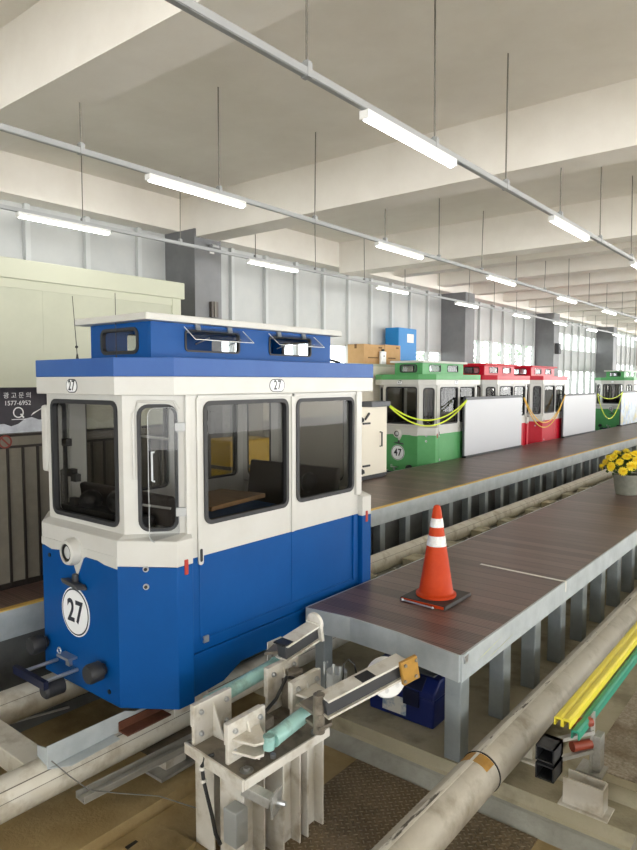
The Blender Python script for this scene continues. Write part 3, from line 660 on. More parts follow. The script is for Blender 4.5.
def seg(n, y0, y1, bands, step):
    """bands: (kind, z0, z1)"""
    for kd, z0, z1 in bands:
        if kd == 'p':
            b = MB(); b.box((WX-.05,y0,z0),(WX,y1,z1)); b.build('wall_left','wall',kind='structure')
        else:
            W = tag(bpy.data.objects.new('window_%d' % n[0], None), kind='structure'); COL.objects.link(W); W.location = (WX,y0,z0); n[0] += 1
            fm = MB(); t_ = .04; H = z1-z0; L = y1-y0
            fm.box((-.05,0,0),(.02,L,t_)); fm.box((-.05,0,H-t_),(.02,L,H)); yy = 0
            while yy < L: fm.box((-.05,yy,0),(.02,yy+t_,H)); yy += step
            fm.box((-.05,L-t_,0),(.02,L,H)); fm.build('window_frame','wall',W)
            gl = MB(); gl.box((-.03,t_,t_),(-.024,L-t_,H-t_)); gl.build('pane','winglass',W)
    y = y0
    r = MB()
    zz0 = min(b[1] for b in bands); zz1 = max(b[2] for b in bands)
    while y < y1:
        r.box((WX,y-.035,zz0),(WX+.075,y+.035,zz1)); y += step
    rr = r.build('trim_%d' % n[1],'rib',kind='structure'); n[1] += 1
cnt = [1, 1]
seg(cnt,-13.,6.67,[('p',-.86,3.95)],.87)
seg(cnt,7.21,15.75,[('p',-.86,1.5),('w',1.5,2.42),('p',2.42,3.95)],.86)
seg(cnt,16.29,22.4,[('p',-.86,1.3),('w',1.3,2.86),('p',2.86,3.95)],.86)
seg(cnt,22.94,29.7,[('p',-.86,.9),('w',.9,2.05),('p',2.05,2.80),('w',2.80,3.48),('p',3.48,3.95)],.86)
seg(cnt,30.24,36.9,[('p',-.86,.9),('w',.9,2.45),('p',2.45,3.30),('w',3.30,3.95)],.86)
seg(cnt,37.4,YE,[('p',-.86,.9),('w',.9,3.95)],.86)
# outdoor greenery past the windows
b = MB(); b.box((-40,-3,-1.),(-9.01,YE,-.87)); b.build('ground_outside','ground',kind='structure')
def tree(x, y, h, r, label):
    T_ = thing('outdoor_tree', label, 'tree', (x,y,-.87))
    q = MB(); q.cyl((0,0,0),(.1,0,h*.6),.14,.07,10); q.tube([(.05,0,h*.4),(.5,.4,h*.62)],.05,6); q.tube([(.05,0,h*.45),(-.4,-.5,h*.66)],.05,6); q.build('trunk','cardboard',T_)
    q = MB()
    for i in range(700):
        d = V((random.gauss(0,1),random.gauss(0,1),random.gauss(0,1))).normalized()*r*random.uniform(.5,1.); c_ = V((.1,0,h*.72))+V((d.x,d.y,d.z*.75))
        a = V((random.uniform(-1,1),random.uniform(-1,1),random.uniform(-1,1))).normalized(); e_ = a.orthogonal().normalized(); l = random.uniform(.18,.3)
        q.face([c_, c_+a*l*.5+e_*l*.25, c_+a*l, c_+a*l*.5-e_*l*.25])
    q.build('foliage','foliage',T_,kind='stuff')
tree(-14.,22.5,4.6,1.7,'pale green tree outside the window behind the boxes and green car 47')
tree(-14.,31.,5.4,2.0,'pale green tree outside the window above the two red cars')
# far gable
b = MB(); b.box((-8.45,YE,-.86),(6,YE+.2,1.0)); b.build('wall_back','wall',kind='structure')

# prefab booth at the left
Bt = thing('prefab_booth','cream prefab booth behind the blue tram car and the fence','booth',(-7.95,3.,-.70))
b = MB(); b.box((-.40,-4.,0),(.45,3.14,3.52)); b.build('booth_wall','cream',Bt)
b = MB(); b.box((-.45,-4.,3.50),(.50,3.22,3.73)); b.build('roof_cap','creamdark',Bt,bevel=.01)
b = MB(); b.box((.45,3.02,0),(.47,3.17,3.50)); b.box((.45,-4,3.40),(.462,3.02,3.50)); b.build('corner_trim','creamdark',Bt)
b = MB()
for y in (-2.9,-1.9,-.9,.1,1.1,2.1): b.box((.45,y-.006,0),(.453,y+.006,3.40))
b.build('panel_seam','cream',Bt)
# fence with advert
Fe = thing('slatted_fence','dark brown fence panel under the advertising board at the left edge','fence',(-5.06,3.,0))
b = MB(); b.box((-.025,-2.2,.02),(-.012,1.5,1.21)); b.build('fence_panel','fencepanel',Fe)
b = MB()
b.box((-.035,-2.2,1.105),(.0,1.5,1.125)); b.box((-.035,-2.2,.0),(.0,1.5,.045)); b.box((-.035,-2.2,1.195),(.0,1.5,1.215)); b.build('fence_rail','fencebar',Fe)
for i in range(30):
    y = -2.15+.122*i; b = MB(); b.box((-.03,y,.02),(.005,y+.016,1.105)); b.build('fence_bar','fencebar',Fe)
b = MB(); b.box((-.03,1.48,0),(.01,1.53,1.6)); b.box((-.03,-2.23,0),(.01,-2.18,1.6)); b.build('fence_post','fencebar',Fe)
Ad = thing('advertising_board','night sky advertising board with white Korean lettering on top of the fence','advertising board',(-5.06,2.1,1.218))
b = MB(); b.box((-.03,-1.2,0),(-.005,1.0,.362)); b.build('panel','adnight',Ad)
b = MB(); pts = [(-1.2,.005)]
for i in range(40): pts.append((-1.2+2.2*i/39, .085+.020*math.sin(i*1.7)+.025*math.sin(i*.61+1)+random.uniform(0,.012)))
pts.append((1.0,.005)); b.prism([(-.005,y,z_) for y,z_ in pts],(.0006,0,0)); b.build('cloud_print','cloud',Ad)
b = MB(); b.prism([(-.0046,y,z_) for y,z_ in ((.12,.14),(.20,.17),(.34,.10),(.20,.155))],(.0006,0,0)) if False else b.prism([(-.0048,.54,.135),(-.0048,.65,.20),(-.0048,.655,.205),(-.0048,.56,.16)],(.0008,0,0)); b.prism([(-.0048,.18,.19),(-.0048,.27,.15),(-.0048,.25,.165),(-.0048,.19,.20)],(.0008,0,0)); b.build('light_streak','adwhite',Ad)
fm = lambda y, z_: frame_mtx((-.0040,y,z_),(0,1,0),(0,0,1))
text('advert_text','광 고 문 의',.050,'adwhite',Ad,fm(.437,.297),sp=1.)
text('advert_phone','1577-6952',.050,'adwhite',Ad,fm(.437,.238),sp=1.)
b = MB(); b.lathe([(.034,-.0008),(.043,-.0008),(.043,.0008),(.034,.0008)],(-.0045,.440,.165),28,Matrix.Rotation(PI/2,3,'Y'),True); b.obox((-.0045,.470,.137),(.0016,.012,.04),(PI*.22,0,0)); b.box((-.005,.385,.108),(-.0035,.50,.114)); b.build('advert_logo','adwhite',Ad)
b = MB(); b.prism([(-.0049,.0,.12),(-.0049,.17,.13),(-.0049,.14,.39),(-.0049,.0,.395)],(.0005,0,0)); b.build('pink_glow_print','pink',Ad) if False else b.bm.free()
Ns = thing('prohibition_sign','small round no-entry sign on the fence below the advert','sign',(-5.056,2.425,1.125))
b = MB(); b.lathe([(.040,-.002),(.052,-.002),(.052,.002),(.040,.002)],(0,0,.035),28,Matrix.Rotation(PI/2,3,'Y'),True); b.obox((0,0,.035),(.004,.012,.085),(PI/4*1,0,0)); b.build('ring','signred',Ns)
b = MB(); b.cyl((-.0,0,.035),(-.0015,0,.035),.040,n=24); b.build('disc','fencepanel',Ns)
# yellow machine seen through the car
Ym = thing('equipment_cart','yellow equipment cart seen through the windows of the blue tram car','cart',(-5.6,5.45,0))
b = MB(); b.box((-.25,-.35,.12),(.25,.35,.95)); b.build('cart_body','yellowpaint',Ym,bevel=.03); Ym.location.z = .003
b = MB(); b.box((-.26,-.36,.62),(.26,.36,.66)); b.box((-.26,-.36,.40),(.26,.36,.45)); b.build('band','black',Ym)
for sx in (-.18,.18):
    for sy in (-.28,.28):
        b = MB(); b.cyl((sx-.02,sy,.06),(sx+.02,sy,.06),.06,n=16); b.box((sx-.012,sy-.02,.06),(sx+.012,sy+.02,.13)); b.build('wheel','rubber',Ym)
# low cream store behind car 47 with boxes on it
Cs = thing('storage_cabin','low cream storage cabin behind green car 47 carrying boxes on its roof','cabin',(-8.1,11.,-.70))
b = MB(); b.box((-.24,-2.8,0),(.30,2.9,2.66)); b.build('cabin_wall','beige',Cs)
b = MB(); b.box((.30,-2.8,0),(.306,2.9,1.65)); b.build('lower_panel','beigegrey',Cs)
b = MB(); b.box((-.25,-2.85,2.64),(.32,2.95,2.69)); b.build('roof_edge','creamdark',Cs)
def carton(x, y, z0, w, d, h, m, label, extra=None):
    B = thing('carton_box', label, 'box', (x,y,z0))
    b = MB(); b.box((-w/2,-d/2,0),(w/2,d/2,h)); b.build('carton', m, B, bevel=.006)
    if m == 'cardboard':
        b = MB(); b.box((-.03,-d/2-.001,h-.09),(.03,d/2+.001,h+.002)); b.build('packing_tape','tape' if extra else 'print',B)
        b = MB(); b.box((w/2,-d*.30,h*.30),(w/2+.001,d*.18,h*.36)); b.box((w/2,d*.20,h*.82),(w/2+.001,d*.38,h*.9)); b.build('print','print',B)
    else:
        b = MB(); b.box((w/2,-.02,h*.62),(w/2+.001,d*.34,h*.85)); b.build('printed_label','tape',B)
    return B
carton(-8.12,11.78,1.99,.42,.80,.42,'cardboard','open brown cardboard box, leftmost of the boxes on the cream cabin')
carton(-8.12,12.52,1.99,.42,.64,.44,'cardboard','brown cardboard box with white tape in front of the tall blue box',True)
carton(-8.15,13.25,1.99,.36,.80,.86,'bluebox','tall blue box standing on the cream cabin roof')
Jg = thing('white_jug','white jug with a dark cap in front of the cardboard boxes','jug',(-7.80+.0,12.02,1.99))
Jg.location.x = -7.98
b = MB(); b.box((.10,-.10,0),(.16,.10,.28)); b.build('jug_body','adwhite',Jg,bevel=.015)
b = MB(); b.cyl((.13,0,.28),(.13,0,.33),.035,n=14); b.build('cap','black',Jg)
b = MB(); b.cyl((.161,.0,.18),(.162,.0,.18),.02,n=12); b.build('print','black',Jg)
Sh = thing('folded_sheet','folded white sheet with black straps on the rear roof of the blue tram car','sheet',(-3.7,4.48,1.766))
b = MB(); b.hexa([(-.30,-.09,0),(.28,-.09,0),(.28,.10,0),(-.30,.10,0)],[(-.26,-.06,.03),(.20,-.06,.03),(.22,.07,.025),(-.27,.07,.035)]); b.build('sheet','adwhite',Sh,bevel=.008)
b = MB(); b.tube([(.12,-.08,.034),(.20,-.02,.055),(.27,.05,.03),(.29,.07,.02)],.012,6); b.tube([(-.20,-.07,.035),(-.12,0,.045),(-.05,.05,.035)],.009,6); b.build('strap','black',Sh)
Cb = thing('control_cabinet','beige metal cabinet with a black handle between the blue car and green car 47','cabinet',(-6.10,9.0,0))
b = MB(); b.box((-.16,-.55,.05),(.0,.48,1.20)); b.build('cabinet_body','beige',Cb,bevel=.006)
b = MB(); b.box((-.20,-.06,1.20),(.06,.50,1.29)); b.build('top_bar','boardtop',Cb,bevel=.01)
b = MB(); b.tube([(.0,.27,.53),(.04,.27,.53),(.04,.27,.77),(.0,.27,.77)],.012,8); b.build('handle','black',Cb)
b = MB(); b.box((0,-.25,.92),(.03,-.06,.95)); b.beam((.02,-.20,1.0),(.02,-.08,1.10),.02,.03); b.box((0,-.25,.22),(.03,-.06,.25)); b.ico((.02,-.28,.15),.05,1); b.ico((.02,-.30,1.0),.05,1); b.build('clamp','black',Cb)
b = MB(); b.box((-.15,-.54,0),(-.01,.46,.055)); b.box((.0,-.55,.03),(.012,.48,.07)); b.build('plinth','boardedge',Cb)

# boards along the far platform
def signboard(y0, y1, h, label, m='board', d=.36):
    B = thing('display_board', label, 'board', (-6.235,(y0+y1)/2,0)); L = (y1-y0)/2
    b = MB(); b.box((-.02,-L,.04),(0,L,h-.05)); b.build('panel', m, B)
    b = MB(); b.box((-.05,-L-.02,.03),(-.02,-L+.03,h-.04)); b.box((-.05,L-.03,.03),(-.02,L+.02,h-.04)); b.box((-.05,-L,h-.06),(.012,L,h)); b.build('frame','boardtop',B)
    b = MB(); b.box((-.058,-L,0),(-.02,-L+.02,h-.05)); b.build('end_plate','boardedge',B)
    b = MB(); b.box((-.06,-L,0),(.03,L,.04)); b.build('base_rail','boardedge',B)
    return B
signboard(12.74,15.85,1.285,'white display board in front of green car 47, nearest of the boards')
signboard(18.99,22.05,1.26,'white display board between the second red car and the far green car')
signboard(25.2,28.2,1.26,'display board printed with a pale blue map at the right edge','map')
def rope(p, q, sag, label, m='rope', grp=None):
    p, q = V(p), V(q); pts = []
    for i in range(21):
        t = i/20; a = p.lerp(q,t); a.z -= sag*4*t*(1-t); pts.append(a)
    b = MB(); b.tube(pts,.014,8); tag(b.build('safety_rope',m,None,True), label, 'rope', grp)
rope((-6.09,9.55,1.19),(-6.21,12.72,1.20),.42,'yellow-green rope hanging lowest across the nose of green car 47')
rope((-6.07,9.50,1.22),(-6.20,12.72,1.23),.34,'yellow-green rope sagging a little higher across green car 47')
rope((-6.20,15.88,1.21),(-6.21,18.96,1.22),.82,'amber rope hanging lowest in front of the second red car','ropey')
rope((-6.19,15.88,1.22),(-6.20,18.96,1.23),.70,'amber rope sagging just above the lowest one by the second red car','ropey')
rope((-6.20,22.08,1.20),(-6.21,25.18,1.22),.86,'yellow-green rope hanging deep before the distant green car')
rope((-6.19,22.08,1.22),(-6.20,25.18,1.23),.20,'yellow-green rope hanging shallow before the distant green car')

# ------------------------------------------------------------------ ceiling lighting
ORD = ['first','second','third','fourth','fifth','sixth','seventh','eighth','ninth','tenth']
def lighting(x, zc, y1, lamps, rods, nm):
    L = thing('lighting_rail','grey lighting rail hung from rods, %s of the three' % nm,'lighting rail',(x,0,zc))
    b = MB(); b.box((-.022,-3,-.0),(.022,y1,.040)); b.box((-.016,-3,-.003),(.016,y1,.0)); b.build('channel','conduit',L)
    for y in rods:
        b = MB(); b.cyl((0,y,.03),(random.uniform(-.02,.02),y,CZ-zc),.0065,n=6); r_ = b.build('hanger_rod','rod',L)
        b = MB(); b.box((-.026,y-.018,-.006),(.026,y+.018,.075)); b.cyl((0,y,.075),(0,y,.082),.022,n=10); b.build('clamp','conduit',r_)
    for i, y in enumerate(lamps):
        T = thing('tube_light','lit tube light, %s from the near end of the %s ceiling rail' % (ORD[i], nm),'light',(x,y,zc-.060))
        b = MB(); b.box((-.028,-.575,.032),(.028,.575,.0605)); b.box((-.033,-.585,.006),(.033,-.56,.056)); b.box((-.033,.56,.006),(.033,.585,.056)); b.build('housing','lampbody',T)
        b = MB(); b.cyl((0,-.56,.020),(0,.56,.020),.026,n=14); b.build('diffuser','lampglow',T,True)
lighting(-2.36,3.285,13.,[3.97,7.25,10.45],[1.42,2.84,4.27,5.53,6.92,8.33,9.80,11.25],'right-hand')
lighting(-4.77,3.417,24.,[4.17,7.72,11.07,14.55,17.8,21.1],[1.5+1.46*k for k in range(0,15)],'middle')
lighting(-7.22,3.50,38.,[4.26,7.85,11.4,14.75,18.17,21.4,24.8,28.2,31.6],[4.48+1.48*k for k in range(0,22)],'left-hand')
# column fittings
o = thing('wall_bracket','bronze metal bracket box on the first grey column above the blue car','bracket',(-7.75,7.02,2.62))
b = MB(); b.box((0,-.07,0),(.06,.07,.24)); b.build('bracket_body','brownbox',o,bevel=.006)
b = MB(); b.box((.06,-.02,.0),(.075,.01,.24)); b.build('spine','rod',o)
o = thing('security_camera','small security camera on the first grey column near the ceiling','camera',(-7.75,7.00,3.60))
b = MB(); b.box((0,-.04,.0),(.02,.05,.06)); b.build('mount','lampbody',o)
b = MB(); b.cyl((.02,0,.10),(.10,.02,.10),.016,n=10); b.cyl((.08,-.06,.10),(.08,.07,.10),.03,n=14); b.box((0,-.03,.05),(.02,.03,.12)); b.build('camera_body','conduit',o,True)
o = thing('loudspeaker','dark loudspeaker box on the third grey column','speaker',(-7.75,22.62,2.55))
b = MB(); b.box((-.01,-.10,0),(.14,.14,.36)); b.build('speaker_body','darkgrey',o,bevel=.02)
b = MB(); b.cyl((.14,.02,.18),(.145,.02,.18),.08,n=16); b.build('speaker_grille','black',o)

# ------------------------------------------------------------------ cone, pot, toolbox
Cn = thing('traffic_cone','orange traffic cone with two white reflective bands on the wooden platform','traffic cone',(-2.335,4.325,0))
b = MB(); b.hexa([(-.19,-.21,0),(.19,-.21,0),(.19,.21,0),(-.19,.21,0)],[(-.185,-.205,.028),(.185,-.205,.028),(.185,.205,.028),(-.185,.205,.028)]); b.build('base','conebase',Cn,bevel=.006)
def cr(z_): return .128 - (z_-.05)*(.128-.030)/(.68-.05)
b = MB(); b.lathe([(.15,.028),(.15,.045),(.135,.05),(cr(.055),.058)]+[(cr(z_),z_) for z_ in (.2,.4,.6,.67)]+[(.024,.70),(.012,.708),(.002,.71)],(0,0,0),36); b.build('cone_body','orange',Cn,True)
for za, zb in ((.405,.480),(.545,.610)):
    b = MB(); b.lathe([(cr(za)-.002,za),(cr(za)+.002,za),(cr(zb)+.002,zb),(cr(zb)-.002,zb)],(0,0,0),36); b.build('reflective_band','reflect',Cn,True)
b = MB(); b.box((-.175,-.214,.004),(.175,-.2085,.024)); b.build('base_stripe','orange',Cn)
b = MB(); b.cyl((-.155,-.228,.014),(.105,-.245,.014),.006,n=8); b.ico((-.155,-.228,.015),.013,1); b.ico((.105,-.245,.014),.011,1); tag(b.build('thin_wrench','steel',loc=(-2.335,4.325,0)),'thin steel wrench lying in front of the cone base','wrench')
Fp = thing('flower_pot','grey pot of yellow chrysanthemums on the wooden platform at the right edge','flower pot',(-2.40,10.09,0))
b = MB(); b.lathe([(.135,0),(.150,.06),(.178,.26),(.190,.275),(.190,.295),(.172,.295),(.165,.25),(.05,.25)],(0,0,0),32); b.build('pot','pot',Fp,True)
b = MB(); b.cyl((0,0,.22),(0,0,.262),.166,n=24); b.build('soil','soil',Fp)
b = MB()
for i in range(420):
    a = random.uniform(0,2*PI); e = random.uniform(-.15,1.4); r = random.uniform(.12,.30)
    c_ = V((math.cos(a)*math.cos(e)*r, math.sin(a)*math.cos(e)*r, .34+math.sin(e)*r*.85)); d = V((random.uniform(-1,1),random.uniform(-1,1),random.uniform(-.2,1))).normalized(); s_ = d.cross(V((random.random(),random.random(),.3))).normalized()
    n_ = d.cross(s_); l = random.uniform(.05,.08)
    b.face([c_, c_+d*l*.5+s_*l*.28+n_*.008, c_+d*l, c_+d*l*.5-s_*l*.28+n_*.008])
for i in range(40):
    a = random.uniform(0,2*PI); b.tube([(0,0,.25),(math.cos(a)*.1,math.sin(a)*.1,.38),(math.cos(a)*.2,math.sin(a)*.2,.48)],.004,5)
b.build('foliage','leaf',Fp,kind='stuff')
def bloom(c_, nrm, R_):
    nrm = nrm.normalized(); u = nrm.cross(V((.3,.2,1))).normalized(); w_ = nrm.cross(u)
    b = MB()
    for ringi, (rr_, lift, n_) in enumerate(((1.,.10,16),(.75,.30,13),(.5,.45,10),(.28,.52,6))):
        for k in range(n_):
            a = 2*PI*(k+.5*ringi)/n_ + random.uniform(-.1,.1); d = u*math.cos(a)+w_*math.sin(a); s_ = nrm.cross(d)
            L = R_*rr_; wd = L*.22
            p0 = c_ + nrm*R_*.12*ringi; p1 = p0 + d*L*.6 + nrm*R_*lift*.7; p2 = p0 + d*L + nrm*R_*lift
            b.hexa([p0, p1-s_*wd, p2, p1+s_*wd], [p0+nrm*.004, p1-s_*wd+nrm*.006, p2+nrm*.004, p1+s_*wd+nrm*.006])
    f_ = b.build('flower','petal',Fp)
    b = MB(); b.ico(c_+nrm*R_*.42, R_*.24, 1); b.build('flower_heart','petalcore',f_)
ga = PI*(3-math.sqrt(5))
for i in range(28):
    e = math.asin(.02+.96*(i+.5)/28); a = i*ga
    n_ = V((math.cos(a)*math.cos(e), math.sin(a)*math.cos(e), math.sin(e)))
    bloom(V((0,0,.34))+V((n_.x*.31,n_.y*.31,n_.z*.26)), n_, random.uniform(.062,.085))
Tb = thing('toolbox','navy blue plastic toolbox with a white label under the platform end','toolbox',(-2.30,3.93,-.70))
b = MB(); b.hexa([(-.26,-.15,0),(.25,-.15,0),(.25,.15,0),(-.26,.15,0)],[(-.27,-.16,.20),(.26,-.16,.20),(.26,.16,.20),(-.27,.16,.20)]); b.build('tray','navy',Tb,bevel=.012)
b = MB(); b.prism([(-.275,-.165,.20),(-.275,-.165,.25),(-.275,-.09,.32),(-.275,.09,.32),(-.275,.165,.25),(-.275,.165,.20)],(.54,0,0)); b.build('lid','navy',Tb,bevel=.012)
b = MB(); b.hexa([(.02,-.168,.246),(.17,-.168,.246),(.17,-.095,.318),(.02,-.095,.318)],[(.02,-.172,.252),(.17,-.172,.252),(.17,-.100,.325),(.02,-.100,.325)]); b.box((.03,-.18,.13),(.15,-.158,.24)); b.build('latch','navydark',Tb,bevel=.006)
b = MB(); b.box((.03,-.07,.318),(.21,.08,.328)); b.build('lid_organiser','boardtop',Tb,bevel=.004)
b = MB(); b.obox((-.05,-.1585,.095),(.19,.004,.12),(-.04,0,0)); b.build('printed_label','label',Tb)

# ------------------------------------------------------------------ track switch machine
Sw = thing('track_switch','white steel track switch machine with turquoise cylinders beside the blue tram car','track switch',(-2.44,2.52,-.86))
O = Sw.location.copy()
KM = .916
def W(x,y,z_): return V((x*KM,y*KM,1.63-(1.63-z_)*KM)) - O
def swb(nm, m, fn, bevel=.004, smooth=False, parent=None):
    b = MB(); fn(b); return b.build(nm, m, parent or Sw, smooth, bevel)
swb('table_plate','grime',lambda b: b.prism([W(-2.93,2.41,-.52),W(-2.40,2.36,-.52),W(-2.38,3.07,-.52),W(-2.90,3.20,-.52)],(0,0,.025)))
def edge(b):
    b.beam(W(-2.93,2.405,-.515),W(-2.40,2.355,-.515),.015,.06); b.beam(W(-2.40,2.36,-.515),W(-2.38,3.07,-.515),.012,.05)
swb('table_edge','paintwhite',edge,.002)
def post(x, y, w, d):
    def fn(b):
        zf = 1.63-2.49/KM
        b.box(W(x-w/2,y-.006,zf),W(x+w/2,y+.006,-.52)); b.box(W(x-w/2,y+d-.012,zf),W(x+w/2,y+d,-.52)); b.box(W(x-.005,y,zf),W(x+.005,y+d,-.52))
    swb('post','paintwhite',fn,.002)
post(-2.80,2.44,.16,.15); post(-2.53,2.40,.19,.16); post(-2.46,2.66,.15,.15); post(-2.45,2.87,.14,.15); post(-2.82,2.95,.14,.15)
def bracket(x, y0, y1, z1, lug=None, ll=0., z0=-.495):
    def fn(b):
        b.box(W(x-.012,y0,z0),W(x+.012,y1,z1)); b.box(W(x-.034,y0+.01,z0+.10),W(x-.014,y1-.01,z1-.005))
        g0 = y0+.5*(y1-y0)
        b.prism([W(x+.012,g0-.006,z0),W(x+.11,g0-.006,z0),W(x+.012,g0-.006,z1-.03)],(0,.012,0))
        if lug:
            for zl in lug:
                b.prism([W(x+.01,y0+.03,zl),W(x+.01,y1-.05,zl),W(x+.12+ll,y0+.5*(y1-y0)+.03,zl),W(x+.17+ll,y0+.5*(y1-y0)-.03,zl),W(x+.15+ll,y0+.5*(y1-y0)-.08,zl)],(0,0,.014))
    o = swb('bracket','paintwhite',fn,.003)
    for yy in (y0+.05,y1-.05):
        for zz in (z0+.06,z1-.05):
            swb('bolt','steel',lambda b: (b.cyl(W(x+.012,yy,zz),W(x+.028,yy,zz),.014,n=6), b.cyl(W(x+.027,yy,zz),W(x+.036,yy,zz),.008,n=8)),0,parent=o)
    return o
bracket(-2.88,2.42,2.72,-.255)
bracket(-2.585,2.41,2.71,-.265,(-.37,-.44))
bracket(-2.80,2.96,3.26,-.20)
bracket(-2.575,2.94,3.22,-.22,(-.31,-.38),.08)
def cylr(p, q, r=.040):
    p, q = V(p), V(q); d = (q-p).normalized(); L = (q-p).length
    def fn(b):
        b.cyl(W(*p)+d*.05,W(*p)+d*(L-.10),r,n=24); b.cyl(W(*p)+d*(L-.10),W(*p)+d*(L-.08),r*1.12,n=24); b.cyl(W(*p)+d*.03,W(*p)+d*.05,r*1.05,n=24); b.cyl(W(*p)-V((0,0,.035)),W(*p)+V((0,0,.035)),.03,n=16); b.beam(W(*p),W(*p)+d*.05,.035,.04)
    o = swb('cylinder','turq',fn,0,True)
    def f2(b):
        b.cyl(W(*p)+d*(L-.08),W(*q),r*.45,n=16); b.cyl(W(*q)-V((0,0,.03)),W(*q)+V((0,0,.03)),.028,n=16)
    swb('piston_rod','steel',f2,0,True,o)
cylr((-2.43,2.585,-.385),(-2.44,3.06,-.345),.042)
cylr((-2.97,2.62,-.345),(-2.93,3.24,-.285),.042)
def arm(p, q, end='ochre'):
    p, q = V(p), V(q)
    def fn(b):
        b.beam(W(*p)+V((0,0,.045)),W(*q)+V((0,0,.045)),.11,.012); b.beam(W(*p)-V((0,0,.045)),W(*q)-V((0,0,.045)),.11,.012)
    o = swb('arm','paintwhite',fn,.001)
    swb('arm_web','darkgrey',lambda b: b.beam(W(*p),W(*q),.07,.078),0,parent=o)
    d = (q-p).normalized()
    rn = V((d.y,-d.x,0)).normalized()
    def f3(b):
        if end == 'ochre': b.beam(W(*q)-d*.06+rn*.068,W(*q)+d*.055+rn*.068,.024,.135)
        else:
            b.beam(W(*q),W(*q)+d*.024,.125,.12); c_ = W(*q)+V((0,0,.055)); b.cyl(c_,c_+d*.024,.0625,n=20)
    e = swb('end_plate',end,f3,.003,parent=o)
    return o
A1 = arm((-2.26,2.86,-.235),(-2.065,3.40,-.125))
def bl4(b):
    q = W(-2.065,3.40,-.125); d = (V((-2.065,3.40,-.125))-V((-2.26,2.86,-.235))).normalized(); x = d.cross(V((0,0,1))).normalized()
    for s1 in (-1,1):
        for s2 in (-1,1): pass
q_ = W(-2.065,3.40,-.125); d_ = (V((-2.065,3.40,-.125))-V((-2.26,2.86,-.235))).normalized(); n_ = V((d_.y,-d_.x,0)).normalized()
for s1 in (-.042,.036):
    for s2 in (-.045,.045):
        c_ = q_+d_*s1+n_*.079+V((0,0,s2)); swb('end_bolt','grime',lambda b: b.cyl(c_,c_+n_*.010,.010,n=6),0,parent=A1)
A2 = arm((-2.822,3.13,-.153),(-2.80,3.44,-.10),'paintwhite')
swb('rubber_pad','black',lambda b: b.obox(W(-2.82,3.16,-.092),(.10,.10,.01)),.002,parent=A2)
swb('rubber_pad','black',lambda b: b.obox(W(-2.155,3.13,-.128),(.085,.09,.012),(.19,0,-.35)),.002,parent=A1)
def piv(b):
    b.cyl(W(-2.29,2.86,-.40),W(-2.29,2.86,-.17),.032,n=16); b.cyl(W(-2.44,3.06,-.40),W(-2.44,3.06,-.28),.024,n=14)
    b.prism([W(-2.46,2.88,-.30),W(-2.43,3.14,-.30),W(-2.24,2.92,-.30),W(-2.26,2.82,-.30)],(0,0,.02)); b.prism([W(-2.46,2.88,-.37),W(-2.43,3.14,-.37),W(-2.24,2.92,-.37),W(-2.26,2.82,-.37)],(0,0,.02))
swb('pivot','grime',piv,.003)
def rol(b):
    d = V((.8,-.5,.08)).normalized(); c_ = W(-2.185,3.40,-.235)
    b.cyl(c_-d*.055,c_+d*.055,.105,n=36)
R_ = swb('roller','nylon',rol,.01,True)
def rolh(b):
    d = V((.8,-.5,.08)).normalized(); c_ = W(-2.185,3.40,-.235); x = d.cross(V((0,0,1))).normalized(); u = x.cross(d)
    for k in range(5):
        a = 2*PI*k/5; b.cyl(c_+d*.054+(x*math.cos(a)+u*math.sin(a))*.06, c_+d*.0565+(x*math.cos(a)+u*math.sin(a))*.06,.014,n=12)
swb('roller_hole','reflect',rolh,0,parent=R_)
def cup(b):
    b.cyl(W(-2.42,3.20,-.30),W(-2.42,3.20,-.19),.06,n=20); b.tube([W(-2.47,3.14,-.20),W(-2.47,3.14,-.13),W(-2.45,3.15,-.125)],.008,6); b.tube([W(-2.40,3.14,-.20),W(-2.40,3.14,-.12)],.009,6); b.tube([W(-2.36,3.16,-.24),W(-2.36,3.16,-.13)],.011,6)
swb('limit_sensor','greybox',cup,.0)
def hook(b): b.tube([W(-2.33,3.14,-.25),W(-2.32,3.14,-.10),W(-2.30,3.16,-.07),W(-2.27,3.18,-.10),W(-2.26,3.19,-.16)],.005,6)
swb('sensor_lead','blackcable',hook,0)
swb('far_lug','grime',lambda b: (b.prism([W(-2.95,3.10,-.20),W(-2.82,3.28,-.20),W(-2.92,3.34,-.20),W(-3.0,3.24,-.20)],(0,0,.018)), b.prism([W(-2.95,3.10,-.30),W(-2.82,3.28,-.30),W(-2.92,3.34,-.30),W(-3.0,3.24,-.30)],(0,0,.018)), b.cyl(W(-2.93,3.24,-.34),W(-2.93,3.24,-.16),.022,n=12)),.002)
swb('gear_housing','grime',lambda b: (b.box(W(-2.78,3.08,-.495),W(-2.66,3.22,-.30)), b.cyl(W(-2.72,3.15,-.30),W(-2.72,3.15,-.25),.045,n=16)),.006)
swb('hose','blackcable',lambda b: b.tube([W(-2.70,3.12,-.29),W(-2.68,3.02,-.24),W(-2.66,2.90,-.33),W(-2.70,2.80,-.42),W(-2.74,2.72,-.48)],.010,8),0,True)
swb('grease_block','grime',lambda b: (b.box(W(-2.76,2.74,-.495),W(-2.66,2.86,-.43)), b.box(W(-2.90,2.78,-.495),W(-2.82,2.90,-.40))),.006) if False else swb('grease_block','grime',lambda b: b.box(W(-2.78,2.74,-.495),W(-2.66,2.88,-.43)),.006)
swb('slotted_strap','paintwhite',lambda b: (b.box(W(-3.02,3.20,-.42),W(-3.01,3.24,-.16)), b.box(W(-3.02,3.30,-.42),W(-3.01,3.34,-.16)), b.box(W(-3.02,3.24,-.42),W(-3.01,3.30,-.36)), b.box(W(-3.02,3.24,-.20),W(-3.01,3.30,-.16))),.001)
def jb(b): b.box(W(-2.50,2.30,-.84),W(-2.40,2.39,-.645))
